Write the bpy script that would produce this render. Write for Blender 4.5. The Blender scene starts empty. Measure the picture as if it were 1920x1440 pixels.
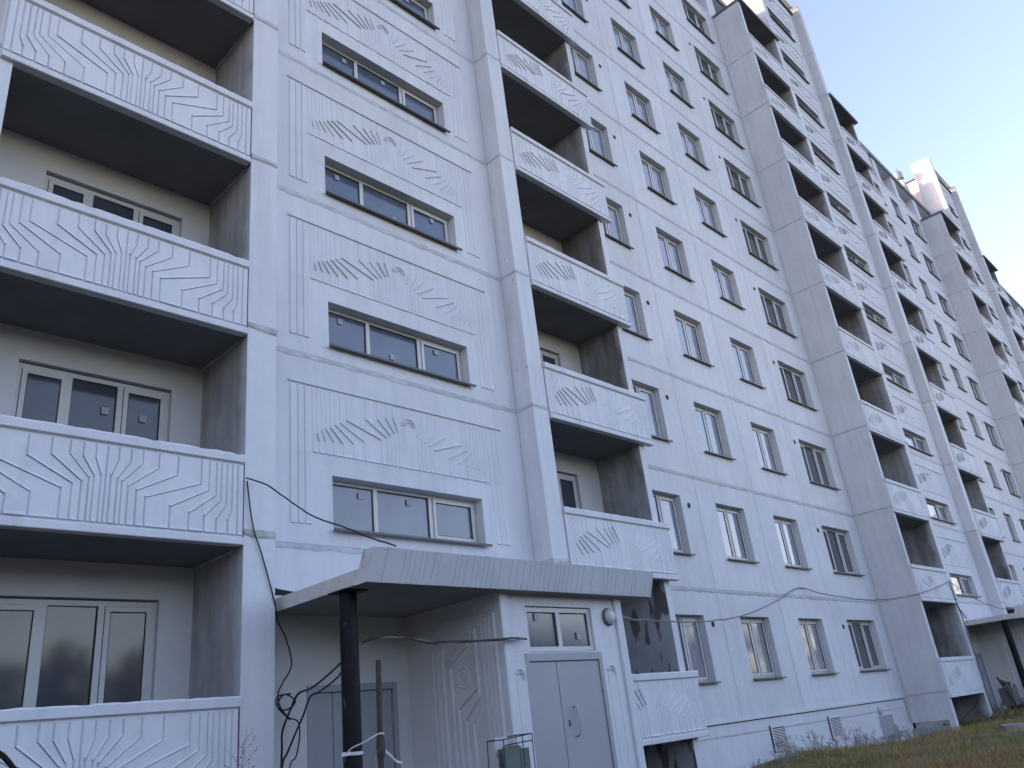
import bpy, math, random
from mathutils import Vector, Matrix
random.seed(7)
R = math.radians
scene = bpy.context.scene
COL = scene.collection

# ---------------------------------------------------------------- camera
YAW, PITCH, ROLL = 0.83755, 0.40621, -0.12047
cam_d = bpy.data.cameras.new('camera'); cam_d.lens = 1521.9/1920*36; cam_d.sensor_width = 36
cam_d.clip_start = 0.05; cam_d.clip_end = 3000
cam = bpy.data.objects.new('camera', cam_d); COL.objects.link(cam)
fw = Vector((math.sin(YAW)*math.cos(PITCH), math.cos(YAW)*math.cos(PITCH), math.sin(PITCH)))
rt = Vector((math.cos(YAW), -math.sin(YAW), 0)); up = rt.cross(fw)
r2 = rt*math.cos(ROLL)+up*math.sin(ROLL); u2 = -rt*math.sin(ROLL)+up*math.cos(ROLL)
M = Matrix((r2, u2, -fw)).transposed().to_4x4(); M.translation = Vector((0, 0, 1.5))
cam.matrix_world = M
scene.camera = cam

# ---------------------------------------------------------------- sky and sun
SUN_EL = R(12); SUN_AZ = R(-42)      # sun behind the building, to the left; azimuth from +Y to +X
world = bpy.data.worlds.new('World'); scene.world = world; world.use_nodes = True
nt = world.node_tree; nt.nodes.clear()
sky = nt.nodes.new('ShaderNodeTexSky'); sky.sky_type = 'NISHITA'; sky.sun_disc = False
sky.sun_elevation = SUN_EL; sky.sun_rotation = SUN_AZ
sky.air_density = 1.0; sky.dust_density = 1.0; sky.ozone_density = 1.0
bg = nt.nodes.new('ShaderNodeBackground'); bg.inputs[1].default_value = 0.15
wo = nt.nodes.new('ShaderNodeOutputWorld')
tint = nt.nodes.new('ShaderNodeMix'); tint.data_type = 'RGBA'; tint.blend_type = 'MULTIPLY'; tint.inputs[0].default_value = 1
tint.inputs[7].default_value = (1.21, 0.99, 1.04, 1)      # the camera's white balance, applied to the daylight itself
nt.links.new(sky.outputs[0], tint.inputs[6]); nt.links.new(tint.outputs[2], bg.inputs[0]); nt.links.new(bg.outputs[0], wo.inputs[0])
sd = bpy.data.lights.new('sun', 'SUN'); sd.energy = 2.0; sd.angle = R(0.5); sd.color = (0.78, 0.65, 0.48)
sun = bpy.data.objects.new('sun', sd); COL.objects.link(sun)
tos = Vector((math.sin(SUN_AZ)*math.cos(SUN_EL), math.cos(SUN_AZ)*math.cos(SUN_EL), math.sin(SUN_EL)))
sun.rotation_euler = tos.to_track_quat('Z', 'Y').to_euler()
scene.view_settings.view_transform = 'Standard'; scene.view_settings.look = 'None'
scene.view_settings.exposure = 2.05

# ---------------------------------------------------------------- materials
def mat(name, base, rough=0.8, var=0.0, vscale=2.0, bump=0.0, bscale=40, metallic=0, ior=1.45, dark=None, dscale=1.0, dth=(0.55, 0.75), spec=0.5, streak=0.0):
    m = bpy.data.materials.new(name); m.use_nodes = True
    t = m.node_tree; N = t.nodes; Lk = t.links
    b = N['Principled BSDF']; b.inputs['Base Color'].default_value = (*base, 1)
    b.inputs['Roughness'].default_value = rough; b.inputs['Metallic'].default_value = metallic
    b.inputs['IOR'].default_value = ior; b.inputs['Specular IOR Level'].default_value = spec
    tc = N.new('ShaderNodeTexCoord')
    cur = None
    if var > 0:
        n = N.new('ShaderNodeTexNoise'); n.inputs['Scale'].default_value = vscale; n.inputs['Detail'].default_value = 8
        n.inputs['Roughness'].default_value = 0.62
        Lk.new(tc.outputs['Object'], n.inputs['Vector'])
        mr = N.new('ShaderNodeMapRange'); mr.inputs[1].default_value = 0.3; mr.inputs[2].default_value = 0.7
        mr.inputs[3].default_value = 1-var; mr.inputs[4].default_value = 1+var*0.4
        Lk.new(n.outputs['Fac'], mr.inputs[0])
        mx = N.new('ShaderNodeMix'); mx.data_type = 'RGBA'; mx.blend_type = 'MULTIPLY'; mx.inputs[0].default_value = 1
        mx.inputs[6].default_value = (*base, 1)
        Lk.new(mr.outputs[0], mx.inputs[7]); cur = mx.outputs[2]
    if dark:
        n = N.new('ShaderNodeTexNoise'); n.inputs['Scale'].default_value = dscale; n.inputs['Detail'].default_value = 10
        mp = N.new('ShaderNodeMapping'); mp.inputs['Scale'].default_value = (1, 1, 0.35); mp.inputs['Location'].default_value = (3.1, 7.7, 1.3)
        Lk.new(tc.outputs['Object'], mp.inputs[0]); Lk.new(mp.outputs[0], n.inputs['Vector'])
        mr = N.new('ShaderNodeMapRange'); mr.inputs[1].default_value = dth[0]; mr.inputs[2].default_value = dth[1]
        Lk.new(n.outputs['Fac'], mr.inputs[0])
        mx = N.new('ShaderNodeMix'); mx.data_type = 'RGBA'; mx.inputs[7].default_value = (*dark, 1)
        if cur: Lk.new(cur, mx.inputs[6])
        else: mx.inputs[6].default_value = (*base, 1)
        Lk.new(mr.outputs[0], mx.inputs[0]); cur = mx.outputs[2]
    if streak > 0 and base[0] > 0.5:
        vs = N.new('ShaderNodeVectorMath'); vs.operation = 'ADD'; vs.inputs[1].default_value = (0.65, 0, -1.298)
        sn = N.new('ShaderNodeVectorMath'); sn.operation = 'SNAP'; sn.inputs[1].default_value = (3.02, 60, 2.8)
        wn = N.new('ShaderNodeTexWhiteNoise'); wn.noise_dimensions = '3D'
        Lk.new(tc.outputs['Object'], vs.inputs[0]); Lk.new(vs.outputs[0], sn.inputs[0]); Lk.new(sn.outputs[0], wn.inputs['Vector'])
        mr = N.new('ShaderNodeMapRange'); mr.inputs[3].default_value = 0.955; mr.inputs[4].default_value = 1.03
        Lk.new(wn.outputs['Value'], mr.inputs[0])
        mx = N.new('ShaderNodeMix'); mx.data_type = 'RGBA'; mx.blend_type = 'MULTIPLY'; mx.inputs[0].default_value = 1
        Lk.new(cur, mx.inputs[6]); Lk.new(mr.outputs[0], mx.inputs[7]); cur = mx.outputs[2]
    if streak > 0:
        n = N.new('ShaderNodeTexNoise'); n.inputs['Scale'].default_value = 1.0; n.inputs['Detail'].default_value = 5
        mp = N.new('ShaderNodeMapping'); mp.inputs['Scale'].default_value = (7, 7, 0.45)
        Lk.new(tc.outputs['Object'], mp.inputs[0]); Lk.new(mp.outputs[0], n.inputs['Vector'])
        mr = N.new('ShaderNodeMapRange'); mr.inputs[1].default_value = 0.35; mr.inputs[2].default_value = 0.7
        mr.inputs[3].default_value = 1+streak*0.3; mr.inputs[4].default_value = 1-streak
        Lk.new(n.outputs['Fac'], mr.inputs[0])
        mx = N.new('ShaderNodeMix'); mx.data_type = 'RGBA'; mx.blend_type = 'MULTIPLY'; mx.inputs[0].default_value = 1
        Lk.new(cur, mx.inputs[6]); Lk.new(mr.outputs[0], mx.inputs[7]); cur = mx.outputs[2]
    if cur: Lk.new(cur, b.inputs['Base Color'])
    if bump > 0:
        n = N.new('ShaderNodeTexNoise'); n.inputs['Scale'].default_value = bscale; n.inputs['Detail'].default_value = 6
        n2 = N.new('ShaderNodeTexNoise'); n2.inputs['Scale'].default_value = bscale*0.12; n2.inputs['Detail'].default_value = 3
        Lk.new(tc.outputs['Object'], n.inputs['Vector']); Lk.new(tc.outputs['Object'], n2.inputs['Vector'])
        ad = N.new('ShaderNodeMath'); ad.operation = 'MULTIPLY_ADD'; ad.inputs[1].default_value = 3.0
        Lk.new(n2.outputs['Fac'], ad.inputs[0]); Lk.new(n.outputs['Fac'], ad.inputs[2])
        bp = N.new('ShaderNodeBump'); bp.inputs['Strength'].default_value = bump; bp.inputs['Distance'].default_value = 0.01
        Lk.new(ad.outputs[0], bp.inputs['Height']); Lk.new(bp.outputs[0], b.inputs['Normal'])
    return m

WHITE = mat('white_paint', (0.58, 0.605, 0.655), 0.85, 0.08, 0.7, 0.35, 45, streak=0.06, dark=(0.51, 0.535, 0.585), dscale=1.6, dth=(0.56, 0.8))
WHITE2 = mat('white_panel_paint', (0.58, 0.605, 0.66), 0.85, 0.06, 1.3, 0.25, 60, streak=0.06, dark=(0.455, 0.48, 0.525), dscale=2.3, dth=(0.58, 0.8))
RETURN = mat('weathered_white_paint', (0.60, 0.615, 0.65), 0.85, 0.07, 0.9, 0.35, 40, streak=0.07, dark=(0.48, 0.495, 0.53), dscale=1.3, dth=(0.55, 0.78))
SEAM = mat('sealed_joint', (0.41, 0.43, 0.46), 0.9, 0.25, 6, 0.5, 60, dark=(0.45, 0.47, 0.51), dscale=4, dth=(0.45, 0.6))
SEAMW = mat('painted_joint', (0.49, 0.515, 0.56), 0.9, 0.25, 5, 0.5, 60)
CONC = mat('bare_concrete', (0.32, 0.33, 0.35), 0.9, 0.30, 1.8, 0.5, 30, streak=0.25, dark=(0.16, 0.155, 0.155), dscale=1.1, dth=(0.48, 0.64))
CONCL = mat('pale_bare_concrete', (0.40, 0.40, 0.42), 0.9, 0.2, 1.8, 0.5, 30, streak=0.2, dark=(0.26, 0.255, 0.255), dscale=1.1, dth=(0.48, 0.66))
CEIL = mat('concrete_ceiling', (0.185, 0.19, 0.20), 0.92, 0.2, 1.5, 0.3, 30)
BACKW = mat('loggia_back_paint', (0.55, 0.56, 0.59), 0.88, 0.08, 1.2, 0.25, 40)
FRAME = mat('window_profile', (0.50, 0.51, 0.52), 0.45, 0.06, 5)
GASKET = mat('rubber_gasket', (0.03, 0.03, 0.035), 0.6)
SILLM = mat('sill_metal', (0.10, 0.10, 0.11), 0.5, 0.2, 8)
GLASS = mat('glass_pane', (0.055, 0.066, 0.090), 0.07, 0.3, 1.5, ior=1.5, spec=0.5)
GLASSB = mat('film_covered_glass', (0.085, 0.11, 0.165), 0.12, 0.3, 1.2, ior=1.65)
GLASSF = mat('pale_filmed_glass', (0.23, 0.255, 0.31), 0.08, 0.3, 1.0, ior=1.8)
GLASSD = mat('dark_filmed_glass', (0.07, 0.085, 0.10), 0.06, 0.3, 1.0, ior=1.6)
STICK = mat('paper_sticker', (0.30, 0.33, 0.37), 0.7)
DOOR = mat('grey_door_paint', (0.29, 0.31, 0.35), 0.45, 0.05, 2, 0.05, 20)
DARK = mat('dark_void_and_shade', (0.012, 0.012, 0.014), 0.9)  # black standing in for unlit openings and for shade in gaps
BLACKM = mat('black_pipe_paint', (0.008, 0.008, 0.011), 0.55, 0.3, 6, 0.1, 30, spec=0.2, dark=(0.10, 0.10, 0.10), dscale=9, dth=(0.66, 0.72))
RUST = mat('rusty_steel', (0.05, 0.038, 0.034), 0.75, 0.4, 12, 0.3, 60)
CABLE = mat('black_cable', (0.012, 0.012, 0.014), 0.5)
CABLEG = mat('grey_cable', (0.16, 0.15, 0.15), 0.6)
LAMPG = mat('frosted_lamp_glass', (0.42, 0.43, 0.45), 0.3)
TAPE = mat('white_plastic_tape', (0.52, 0.54, 0.58), 0.4)
FASC = mat('canopy_fascia_paint', (0.46, 0.485, 0.535), 0.8, 0.08, 1.5, 0.3, 40, dark=(0.42, 0.43, 0.46), dscale=3)
SLABE = mat('canopy_edge_paint', (0.55, 0.54, 0.53), 0.85, 0.15, 4, 0.5, 40, dark=(0.25, 0.22, 0.2), dscale=6, dth=(0.62, 0.7))
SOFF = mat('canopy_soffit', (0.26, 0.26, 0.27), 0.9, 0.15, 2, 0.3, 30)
METALR = mat('roof_metal', (0.35, 0.37, 0.40), 0.4, 0.2, 5, metallic=0.6)
GRILL = mat('vent_grille_metal', (0.58, 0.59, 0.62), 0.5, 0.15, 10)

def peeled(base_mat, name, x0, x1, z0, z1):
    """the same paint with flaked-off spots inside a fixed band of the wall"""
    m = base_mat.copy(); m.name = name; t = m.node_tree; N = t.nodes; Lk = t.links
    b = N['Principled BSDF']; src = b.inputs['Base Color'].links[0].from_socket
    tc = N.new('ShaderNodeTexCoord'); sp = N.new('ShaderNodeSeparateXYZ'); Lk.new(tc.outputs['Object'], sp.inputs[0])
    n = N.new('ShaderNodeTexNoise'); n.inputs['Scale'].default_value = 7; n.inputs['Detail'].default_value = 8; n.inputs['Roughness'].default_value = 0.7
    Lk.new(tc.outputs['Object'], n.inputs['Vector'])
    th = N.new('ShaderNodeMapRange'); th.inputs[1].default_value = 0.635; th.inputs[2].default_value = 0.65
    Lk.new(n.outputs['Fac'], th.inputs[0])
    def win(sock, a, c, w):
        p = N.new('ShaderNodeMapRange'); p.inputs[1].default_value = a-w; p.inputs[2].default_value = a; Lk.new(sock, p.inputs[0])
        q = N.new('ShaderNodeMapRange'); q.inputs[1].default_value = c; q.inputs[2].default_value = c+w; q.inputs[3].default_value = 1; q.inputs[4].default_value = 0
        Lk.new(sock, q.inputs[0])
        k = N.new('ShaderNodeMath'); k.operation = 'MULTIPLY'; Lk.new(p.outputs[0], k.inputs[0]); Lk.new(q.outputs[0], k.inputs[1])
        return k.outputs[0]
    wz = win(sp.outputs[2], z0, z1, 0.2)
    k = N.new('ShaderNodeMath'); k.operation = 'MULTIPLY'; Lk.new(th.outputs[0], k.inputs[0]); Lk.new(wz, k.inputs[1])
    mx = N.new('ShaderNodeMix'); mx.data_type = 'RGBA'; mx.inputs[7].default_value = (0.26, 0.25, 0.25, 1)
    Lk.new(k.outputs[0], mx.inputs[0]); Lk.new(src, mx.inputs[6]); Lk.new(mx.outputs[2], b.inputs['Base Color'])
    return m
def oversprayed(base_mat, name, y0):
    """bare concrete with white paint overspray along its front edge (real paint of its own shape)"""
    m = base_mat.copy(); m.name = name; t = m.node_tree; N = t.nodes; Lk = t.links
    b = N['Principled BSDF']; src = b.inputs['Base Color'].links[0].from_socket
    tc = N.new('ShaderNodeTexCoord'); sp = N.new('ShaderNodeSeparateXYZ'); Lk.new(tc.outputs['Object'], sp.inputs[0])
    n = N.new('ShaderNodeTexNoise'); n.inputs['Scale'].default_value = 2.2; n.inputs['Detail'].default_value = 7
    Lk.new(tc.outputs['Object'], n.inputs['Vector'])
    a = N.new('ShaderNodeMath'); a.operation = 'MULTIPLY_ADD'; a.inputs[1].default_value = -0.55
    Lk.new(n.outputs['Fac'], a.inputs[0]); Lk.new(sp.outputs[1], a.inputs[2])
    r = N.new('ShaderNodeMapRange'); r.inputs[1].default_value = y0-0.28; r.inputs[2].default_value = y0-0.04; r.inputs[3].default_value = 0.85; r.inputs[4].default_value = 0
    Lk.new(a.outputs[0], r.inputs[0])
    mx = N.new('ShaderNodeMix'); mx.data_type = 'RGBA'; mx.inputs[7].default_value = (0.47, 0.49, 0.54, 1)
    Lk.new(r.outputs[0], mx.inputs[0]); Lk.new(src, mx.inputs[6]); Lk.new(mx.outputs[2], b.inputs['Base Color'])
    return m
MOTT = mat('patchy_grey_paint', (0.36, 0.385, 0.42), 0.9, 0.15, 2, 0.4, 30, dark=(0.11, 0.115, 0.125), dscale=4.0, dth=(0.52, 0.58))
PEEL = peeled(RETURN, 'peeling_white_paint', 0, 0, 6.6, 12.3)

# ---------------------------------------------------------------- mesh helpers
class MB:
    def __init__(s): s.v = []; s.f = []; s.m = []; s.mats = []
    def mi(s, m):
        if m not in s.mats: s.mats.append(m)
        return s.mats.index(m)
    def poly(s, pts, m):
        i = len(s.v); s.v += [tuple(p) for p in pts]; s.f.append(tuple(range(i, i+len(pts)))); s.m.append(s.mi(m))
    def box(s, x0, x1, y0, y1, z0, z1, m, skip='', mm=None):
        mm = mm or {}
        g = lambda k: mm.get(k, m)
        if 'f' not in skip: s.poly([(x0, y0, z0), (x1, y0, z0), (x1, y0, z1), (x0, y0, z1)], g('f'))
        if 'b' not in skip: s.poly([(x1, y1, z0), (x0, y1, z0), (x0, y1, z1), (x1, y1, z1)], g('b'))
        if 'l' not in skip: s.poly([(x0, y1, z0), (x0, y0, z0), (x0, y0, z1), (x0, y1, z1)], g('l'))
        if 'r' not in skip: s.poly([(x1, y0, z0), (x1, y1, z0), (x1, y1, z1), (x1, y0, z1)], g('r'))
        if 'd' not in skip: s.poly([(x0, y1, z0), (x1, y1, z0), (x1, y0, z0), (x0, y0, z0)], g('d'))
        if 'u' not in skip: s.poly([(x0, y0, z1), (x1, y0, z1), (x1, y1, z1), (x0, y1, z1)], g('u'))
    def rbox(s, x0, x1, y0, y1, z0, z1, m, c=0.008):
        """box with its front edges chamfered"""
        s.poly([(x0+c, y0, z0+c), (x1-c, y0, z0+c), (x1-c, y0, z1-c), (x0+c, y0, z1-c)], m)
        o = [(x0, y0+c, z0), (x1, y0+c, z0), (x1, y0+c, z1), (x0, y0+c, z1)]
        n = [(x0+c, y0, z0+c), (x1-c, y0, z0+c), (x1-c, y0, z1-c), (x0+c, y0, z1-c)]
        for i in range(4):
            j = (i+1) % 4; s.poly([o[i], o[j], n[j], n[i]], m)
        s.box(x0, x1, y0+c, y1, z0, z1, m, skip='f')
    def wall(s, X0, X1, Z0, Z1, Y, holes, depth, m, rm=None):
        """wall face at y=Y looking towards -Y, with rectangular openings and their reveals"""
        rm = rm or m
        xs = sorted({X0, X1, *[h[0] for h in holes], *[h[1] for h in holes]}); zs = sorted({Z0, Z1, *[h[2] for h in holes], *[h[3] for h in holes]})
        for i in range(len(xs)-1):
            for j in range(len(zs)-1):
                cx = (xs[i]+xs[i+1])/2; cz = (zs[j]+zs[j+1])/2
                if any(h[0] < cx < h[1] and h[2] < cz < h[3] for h in holes): continue
                s.poly([(xs[i], Y, zs[j]), (xs[i+1], Y, zs[j]), (xs[i+1], Y, zs[j+1]), (xs[i], Y, zs[j+1])], m)
        for a, b, c, d in holes:
            e = Y+depth
            s.poly([(a, Y, c), (a, Y, d), (a, e, d), (a, e, c)], rm); s.poly([(b, Y, d), (b, Y, c), (b, e, c), (b, e, d)], rm)
            s.poly([(a, Y, d), (b, Y, d), (b, e, d), (a, e, d)], rm); s.poly([(b, Y, c), (a, Y, c), (a, e, c), (b, e, c)], rm)
            s.poly([(a, e, c), (b, e, c), (b, e, d), (a, e, d)], rm)
    def seam(s, p0, p1, nrm, h=0.055, t=0.010, dark=True, m=None, jag=0.45):
        """horizontal sealed joint from p0 to p1 on a wall whose outward normal is nrm: thin dark line, then a lumpy painted bead"""
        m = m or SEAMW
        p0 = Vector(p0); p1 = Vector(p1); nrm = Vector(nrm); L = (p1-p0).length; n = max(2, int(L/0.14)); Z = Vector((0, 0, 1))
        if dark:
            a, b = p0+nrm*0.004, p1+nrm*0.004
            s.poly([a-Z*0.005, b-Z*0.005, b+Z*0.009, a+Z*0.009], SEAM)
        prev = None
        for i in range(n+1):
            q = p0.lerp(p1, i/n); hh = h*(1-jag/2+jag*random.random()); tt = t*(0.7+0.6*random.random())
            ring = [q-Z*0.005+nrm*0.002, q-Z*(0.012)+nrm*tt, q-Z*(hh*0.7)+nrm*tt*0.8, q-Z*hh+nrm*0.002]
            if prev:
                for k in range(3): s.poly([prev[k+1], ring[k+1], ring[k], prev[k]], m)
            prev = ring
    def vseam(s, x, Y, z0, z1, w=0.022, t=0.007, m=None, nrm=(0, -1, 0), ax=(1, 0, 0)):
        m = m or SEAMW; nrm = Vector(nrm); ax = Vector(ax); n = max(2, int((z1-z0)/0.2)); prev = None
        base = Vector(x) if not isinstance(x, (int, float)) else Vector((x, Y, 0))
        off = 0
        for i in range(n+1):
            z = z0+(z1-z0)*i/n; off += (random.random()-.5)*0.006; ww = w*(0.7+0.6*random.random())
            q = base+ax*off; q.z = z
            ring = [q-ax*ww/2+nrm*0.002, q+nrm*t, q+ax*ww/2+nrm*0.002]
            if prev:
                for k in range(2): s.poly([prev[k], prev[k+1], ring[k+1], ring[k]], m)
            prev = ring
    def tube(s, pts, r, m, n=8, cap=True):
        pts = [Vector(p) for p in pts]; rings = []
        for i, p in enumerate(pts):
            d = (pts[min(i+1, len(pts)-1)]-pts[max(i-1, 0)]).normalized()
            a = d.orthogonal().normalized() if i == 0 else (rings_a - d*rings_a.dot(d)).normalized()
            rings_a = a; b = d.cross(a)
            rr = r[i] if isinstance(r, (list, tuple)) else r
            rings.append([p+(a*math.cos(2*math.pi*k/n)+b*math.sin(2*math.pi*k/n))*rr for k in range(n)])
        for A, B in zip(rings, rings[1:]):
            for k in range(n): s.poly([A[k], A[(k+1) % n], B[(k+1) % n], B[k]], m)
        if cap: s.poly(rings[0][::-1], m); s.poly(rings[-1], m)
    def disc(s, c, r, m, ax='y', n=20, sy=1):
        s.poly([(c[0]+r*math.cos(2*math.pi*k/n), c[1], c[2]+sy*r*math.sin(2*math.pi*k/n)) if ax == 'y' else (c[0]+r*math.cos(2*math.pi*k/n), c[1]+r*math.sin(2*math.pi*k/n), c[2]) for k in range(n)], m)
    def mesh(s, name, smooth=False):
        me = bpy.data.meshes.new(name); me.from_pydata(s.v, [], s.f); me.update()
        for m in s.mats: me.materials.append(m)
        me.polygons.foreach_set('material_index', s.m)
        if smooth: me.polygons.foreach_set('use_smooth', [True]*len(s.f))
        return me
    def build(s, name, parent=None, loc=(0, 0, 0), smooth=False):
        o = bpy.data.objects.new(name, s.mesh(name, smooth)); COL.objects.link(o)
        o.location = loc
        if parent: o.parent = parent
        return o

def tag(o, label=None, cat=None, group=None, kind=None):
    if label: o['label'] = label
    if cat: o['category'] = cat
    if group: o['group'] = group
    if kind: o['kind'] = kind
    return o
def empty(name, loc=(0, 0, 0)):
    o = bpy.data.objects.new(name, None); COL.objects.link(o); o.location = loc; o.empty_display_size = 0.2
    return o
def dup(src, parent, loc, children=None):
    """copy a part and its sub-parts (shared mesh data)"""
    o = src.copy(); COL.objects.link(o); o.parent = parent; o.location = loc
    for c in src.children:
        d = c.copy(); COL.objects.link(d); d.parent = o
    return o
def spline(pts, k=5):
    """Catmull-Rom through points"""
    P = [Vector(p) for p in pts]; out = []
    for i in range(len(P)-1):
        a = P[max(i-1, 0)]; b = P[i]; c = P[i+1]; d = P[min(i+2, len(P)-1)]
        for j in range(k):
            t = j/k
            out.append(0.5*((2*b)+(c-a)*t+(2*a-5*b+4*c-d)*t*t+(3*b-a-3*c+d)*t**3))
    out.append(P[-1]); return out

# ---------------------------------------------------------------- building dimensions (metres)
YF, YB, YW = 8.815, 9.221, 10.063        # balcony front, stairwell wall, recessed flat wall
PER = 25.708                             # length of one section
def F(k): return 1.298+2.8*k             # floor level of storey k
NS = 3
ROOF = F(10)
ATT = F(10.75)

building = empty('apartment_building', (14, 10, 0))
tag(building, 'ten storey white panel apartment block with patterned balconies and stair towers', 'apartment building')
BL = building.location
def part(mb, name, parent=None, smooth=False):
    """link mb (world coordinates) as a part of the building"""
    p = parent or building
    w = Vector(BL) if p is building else Vector(BL)+p.location
    o = mb.build(name, p, smooth=smooth); o.location = -w
    return o
def at(x, y, z): return Vector((x, y, z))-BL

# ---------------------------------------------------------------- relief panels cast in the concrete
def offset_line(P, d):
    """polyline (x,z), going down, moved sideways by d (positive = +x)"""
    out = []
    for i, p in enumerate(P):
        ns = []
        for a, b in ((i-1, i), (i, i+1)):
            if a >= 0 and b < len(P):
                dx, dz = P[b][0]-P[a][0], P[b][1]-P[a][1]; l = math.hypot(dx, dz); ns.append((-dz/l, dx/l))
        nx = sum(n[0] for n in ns)/len(ns); nz = sum(n[1] for n in ns)/len(ns); q = nx*ns[0][0]+nz*ns[0][1]
        q = max(q, 0.45)*1.0
        nx /= q; nz /= q
        if i in (0, len(P)-1): nz = 0
        out.append((p[0]+nx*d, p[1]+nz*d))
    return out
def plate(mb, A, B, h, g, c, m, zcut=0.0):
    a0 = offset_line(A, g); b0 = offset_line(B, -g); a1 = offset_line(A, g+c); b1 = offset_line(B, -g-c)
    for l in (a0, b0): l[0] = (l[0][0], l[0][1]-0.004)
    for l in (a1, b1):
        l[0] = (l[0][0], l[0][1]-0.012); l[-1] = (l[-1][0], l[-1][1]+0.018)
    if b1[0][0]-a1[0][0] < 0.008 or b1[-1][0]-a1[-1][0] < 0.008: return
    base = a0+b0[::-1]; top = a1+b1[::-1]; n = len(base)
    mb.poly([(x, -h, z) for x, z in top], m)
    for i in range(n):
        j = (i+1) % n
        mb.poly([(base[i][0], 0, base[i][1]), (base[j][0], 0, base[j][1]), (top[j][0], -h, top[j][1]), (top[i][0], -h, top[i][1])], m)
def resample(P, Z):
    out = []
    for z in Z:
        for a, b in zip(P, P[1:]):
            if a[1] >= z >= b[1]-1e-6:
                t = 0 if a[1] == b[1] else (a[1]-z)/(a[1]-b[1]); out.append((a[0]+(b[0]-a[0])*t, z)); break
        else: out.append((P[-1][0], z))
    return out
def saw(mb, I, O, h, m, step=0.005):
    """plate lying flush along its inner line I and stepping up by h along its outer line O"""
    if len(I) == 2 and len(O) > 2: I = resample(I, [p[1] for p in O])
    if len(O) == 2 and len(I) > 2: O = resample(O, [p[1] for p in I])
    if len(I) == 2:
        Z = [I[0][1], I[-1][1]]
    sg = 1 if sum(p[0] for p in O) > sum(p[0] for p in I) else -1
    T = offset_line(O, -sg*step); z0, z1 = O[0][1], O[-1][1]
    hw = [h*(0.9+0.2*random.random()) for _ in O]
    i3 = [(p[0], -0.0005, p[1]) for p in I]; o3 = [(p[0], 0.0, p[1]) for p in O]; t3 = [(p[0], -q, p[1]) for p, q in zip(T, hw)]
    for k in range(len(O)-1):
        f = [i3[k], i3[k+1], t3[k+1], t3[k]]; g = [t3[k], t3[k+1], o3[k+1], o3[k]]
        if sg < 0: f = f[::-1]; g = g[::-1]
        mb.poly(f, m); mb.poly(g, m)
    for k, s_ in ((0, 1), (-1, -1)):
        f = [i3[k], t3[k], o3[k]]
        if s_*sg < 0: f = f[::-1]
        mb.poly(f, m)
def ledge(mb, p, q, h, wid, m, h0=0.0):
    """cast step: flat underside along p-q standing out by h, its top side sloping back into the panel"""
    a = Vector((p[0], 0, p[1])); b = Vector((q[0], 0, q[1]))
    if a.x > b.x: a, b = b, a
    d = (b-a).normalized(); n = Vector((-d.z, 0, d.x)); Yv = Vector((0, -1, 0)); e = d*0.006
    A = [a+Yv*h0*0, a+Yv*h+e, a+n*wid+Yv*h0+e]; B = [b+Yv*h0*0, b+Yv*h-e, b+n*wid+Yv*h0-e]
    mb.poly([A[0], B[0], B[1], A[1]], m); mb.poly([A[1], B[1], B[2], A[2]], m)
    mb.poly([A[0], A[1], A[2]], m); mb.poly([B[0], B[2], B[1]], m)
def mirrored(lines, cx):
    L = [[(cx-x, z) for x, z in l] for l in lines][::-1]; Rr = [[(cx+x, z) for x, z in l] for l in lines]
    return L, Rr
def relief(mb, lines, cx, h, g, c, m, centre_line=True, lh=0.026, dash=0.020):
    L, Rr = mirrored(lines, cx)
    allp = L+([[(cx, lines[0][0][1]), (cx, lines[0][-1][1])]] if centre_line else [])+Rr
    for A, B in zip(allp, allp[1:]):
        plate(mb, A, B, h*random.uniform(.85, 1.15), g*random.uniform(.6, 1.4), c, m)
        if B[-1][0]-A[-1][0] > 0.035: ledge(mb, (A[-1][0]+.008, A[-1][1]+.006), (B[-1][0]-.008, B[-1][1]+.006), dash*random.uniform(.7, 1.1), 0.035, m, h)
    for P in allp:
        if len(P) == 4: ledge(mb, P[1], P[2], lh*random.uniform(.75, 1.1), 0.024, m, h)

ZT, ZBm = 0.785, -0.085
PL = [(.12, .64, .05, .44), (.25, .63, .12, .42), (.38, .63, .17, .39), (.56, .60, .24, .345), (.78, .55, .33, .31), (1.06, .48, .43, .245),
      (1.16, .42, .71, .17), (1.25, .37, .93, .12), (1.31, .32, 1.11, .10), (1.38, .27, 1.26, .085), (1.45, .23, 1.40, .08)]
PLEFT = [[(a, ZT), (a, b), (c, d), (c, ZBm)] for a, b, c, d in PL]+[[(1.52, ZT), (1.52, ZBm)], [(1.60, ZT), (1.60, ZBm)]]
PRr = [(.30, .69, .15, .42), (.42, .67, .24, .39), (.56, .64, .33, .36), (.77, .60, .42, .32), (1.06, .53, .48, .28), (1.17, .47, .75, .21),
       (1.26, .42, .95, .16), (1.33, .37, 1.10, .13), (1.40, .30, 1.25, .10)]
PRIGHT = [[(a, ZT), (a, b), (c, d), (c, ZBm)] for a, b, c, d in PRr]+[[(1.46, ZT), (1.46, ZBm)], [(1.53, ZT), (1.53, ZBm)], [(1.60, ZT), (1.60, ZBm)]]
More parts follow.
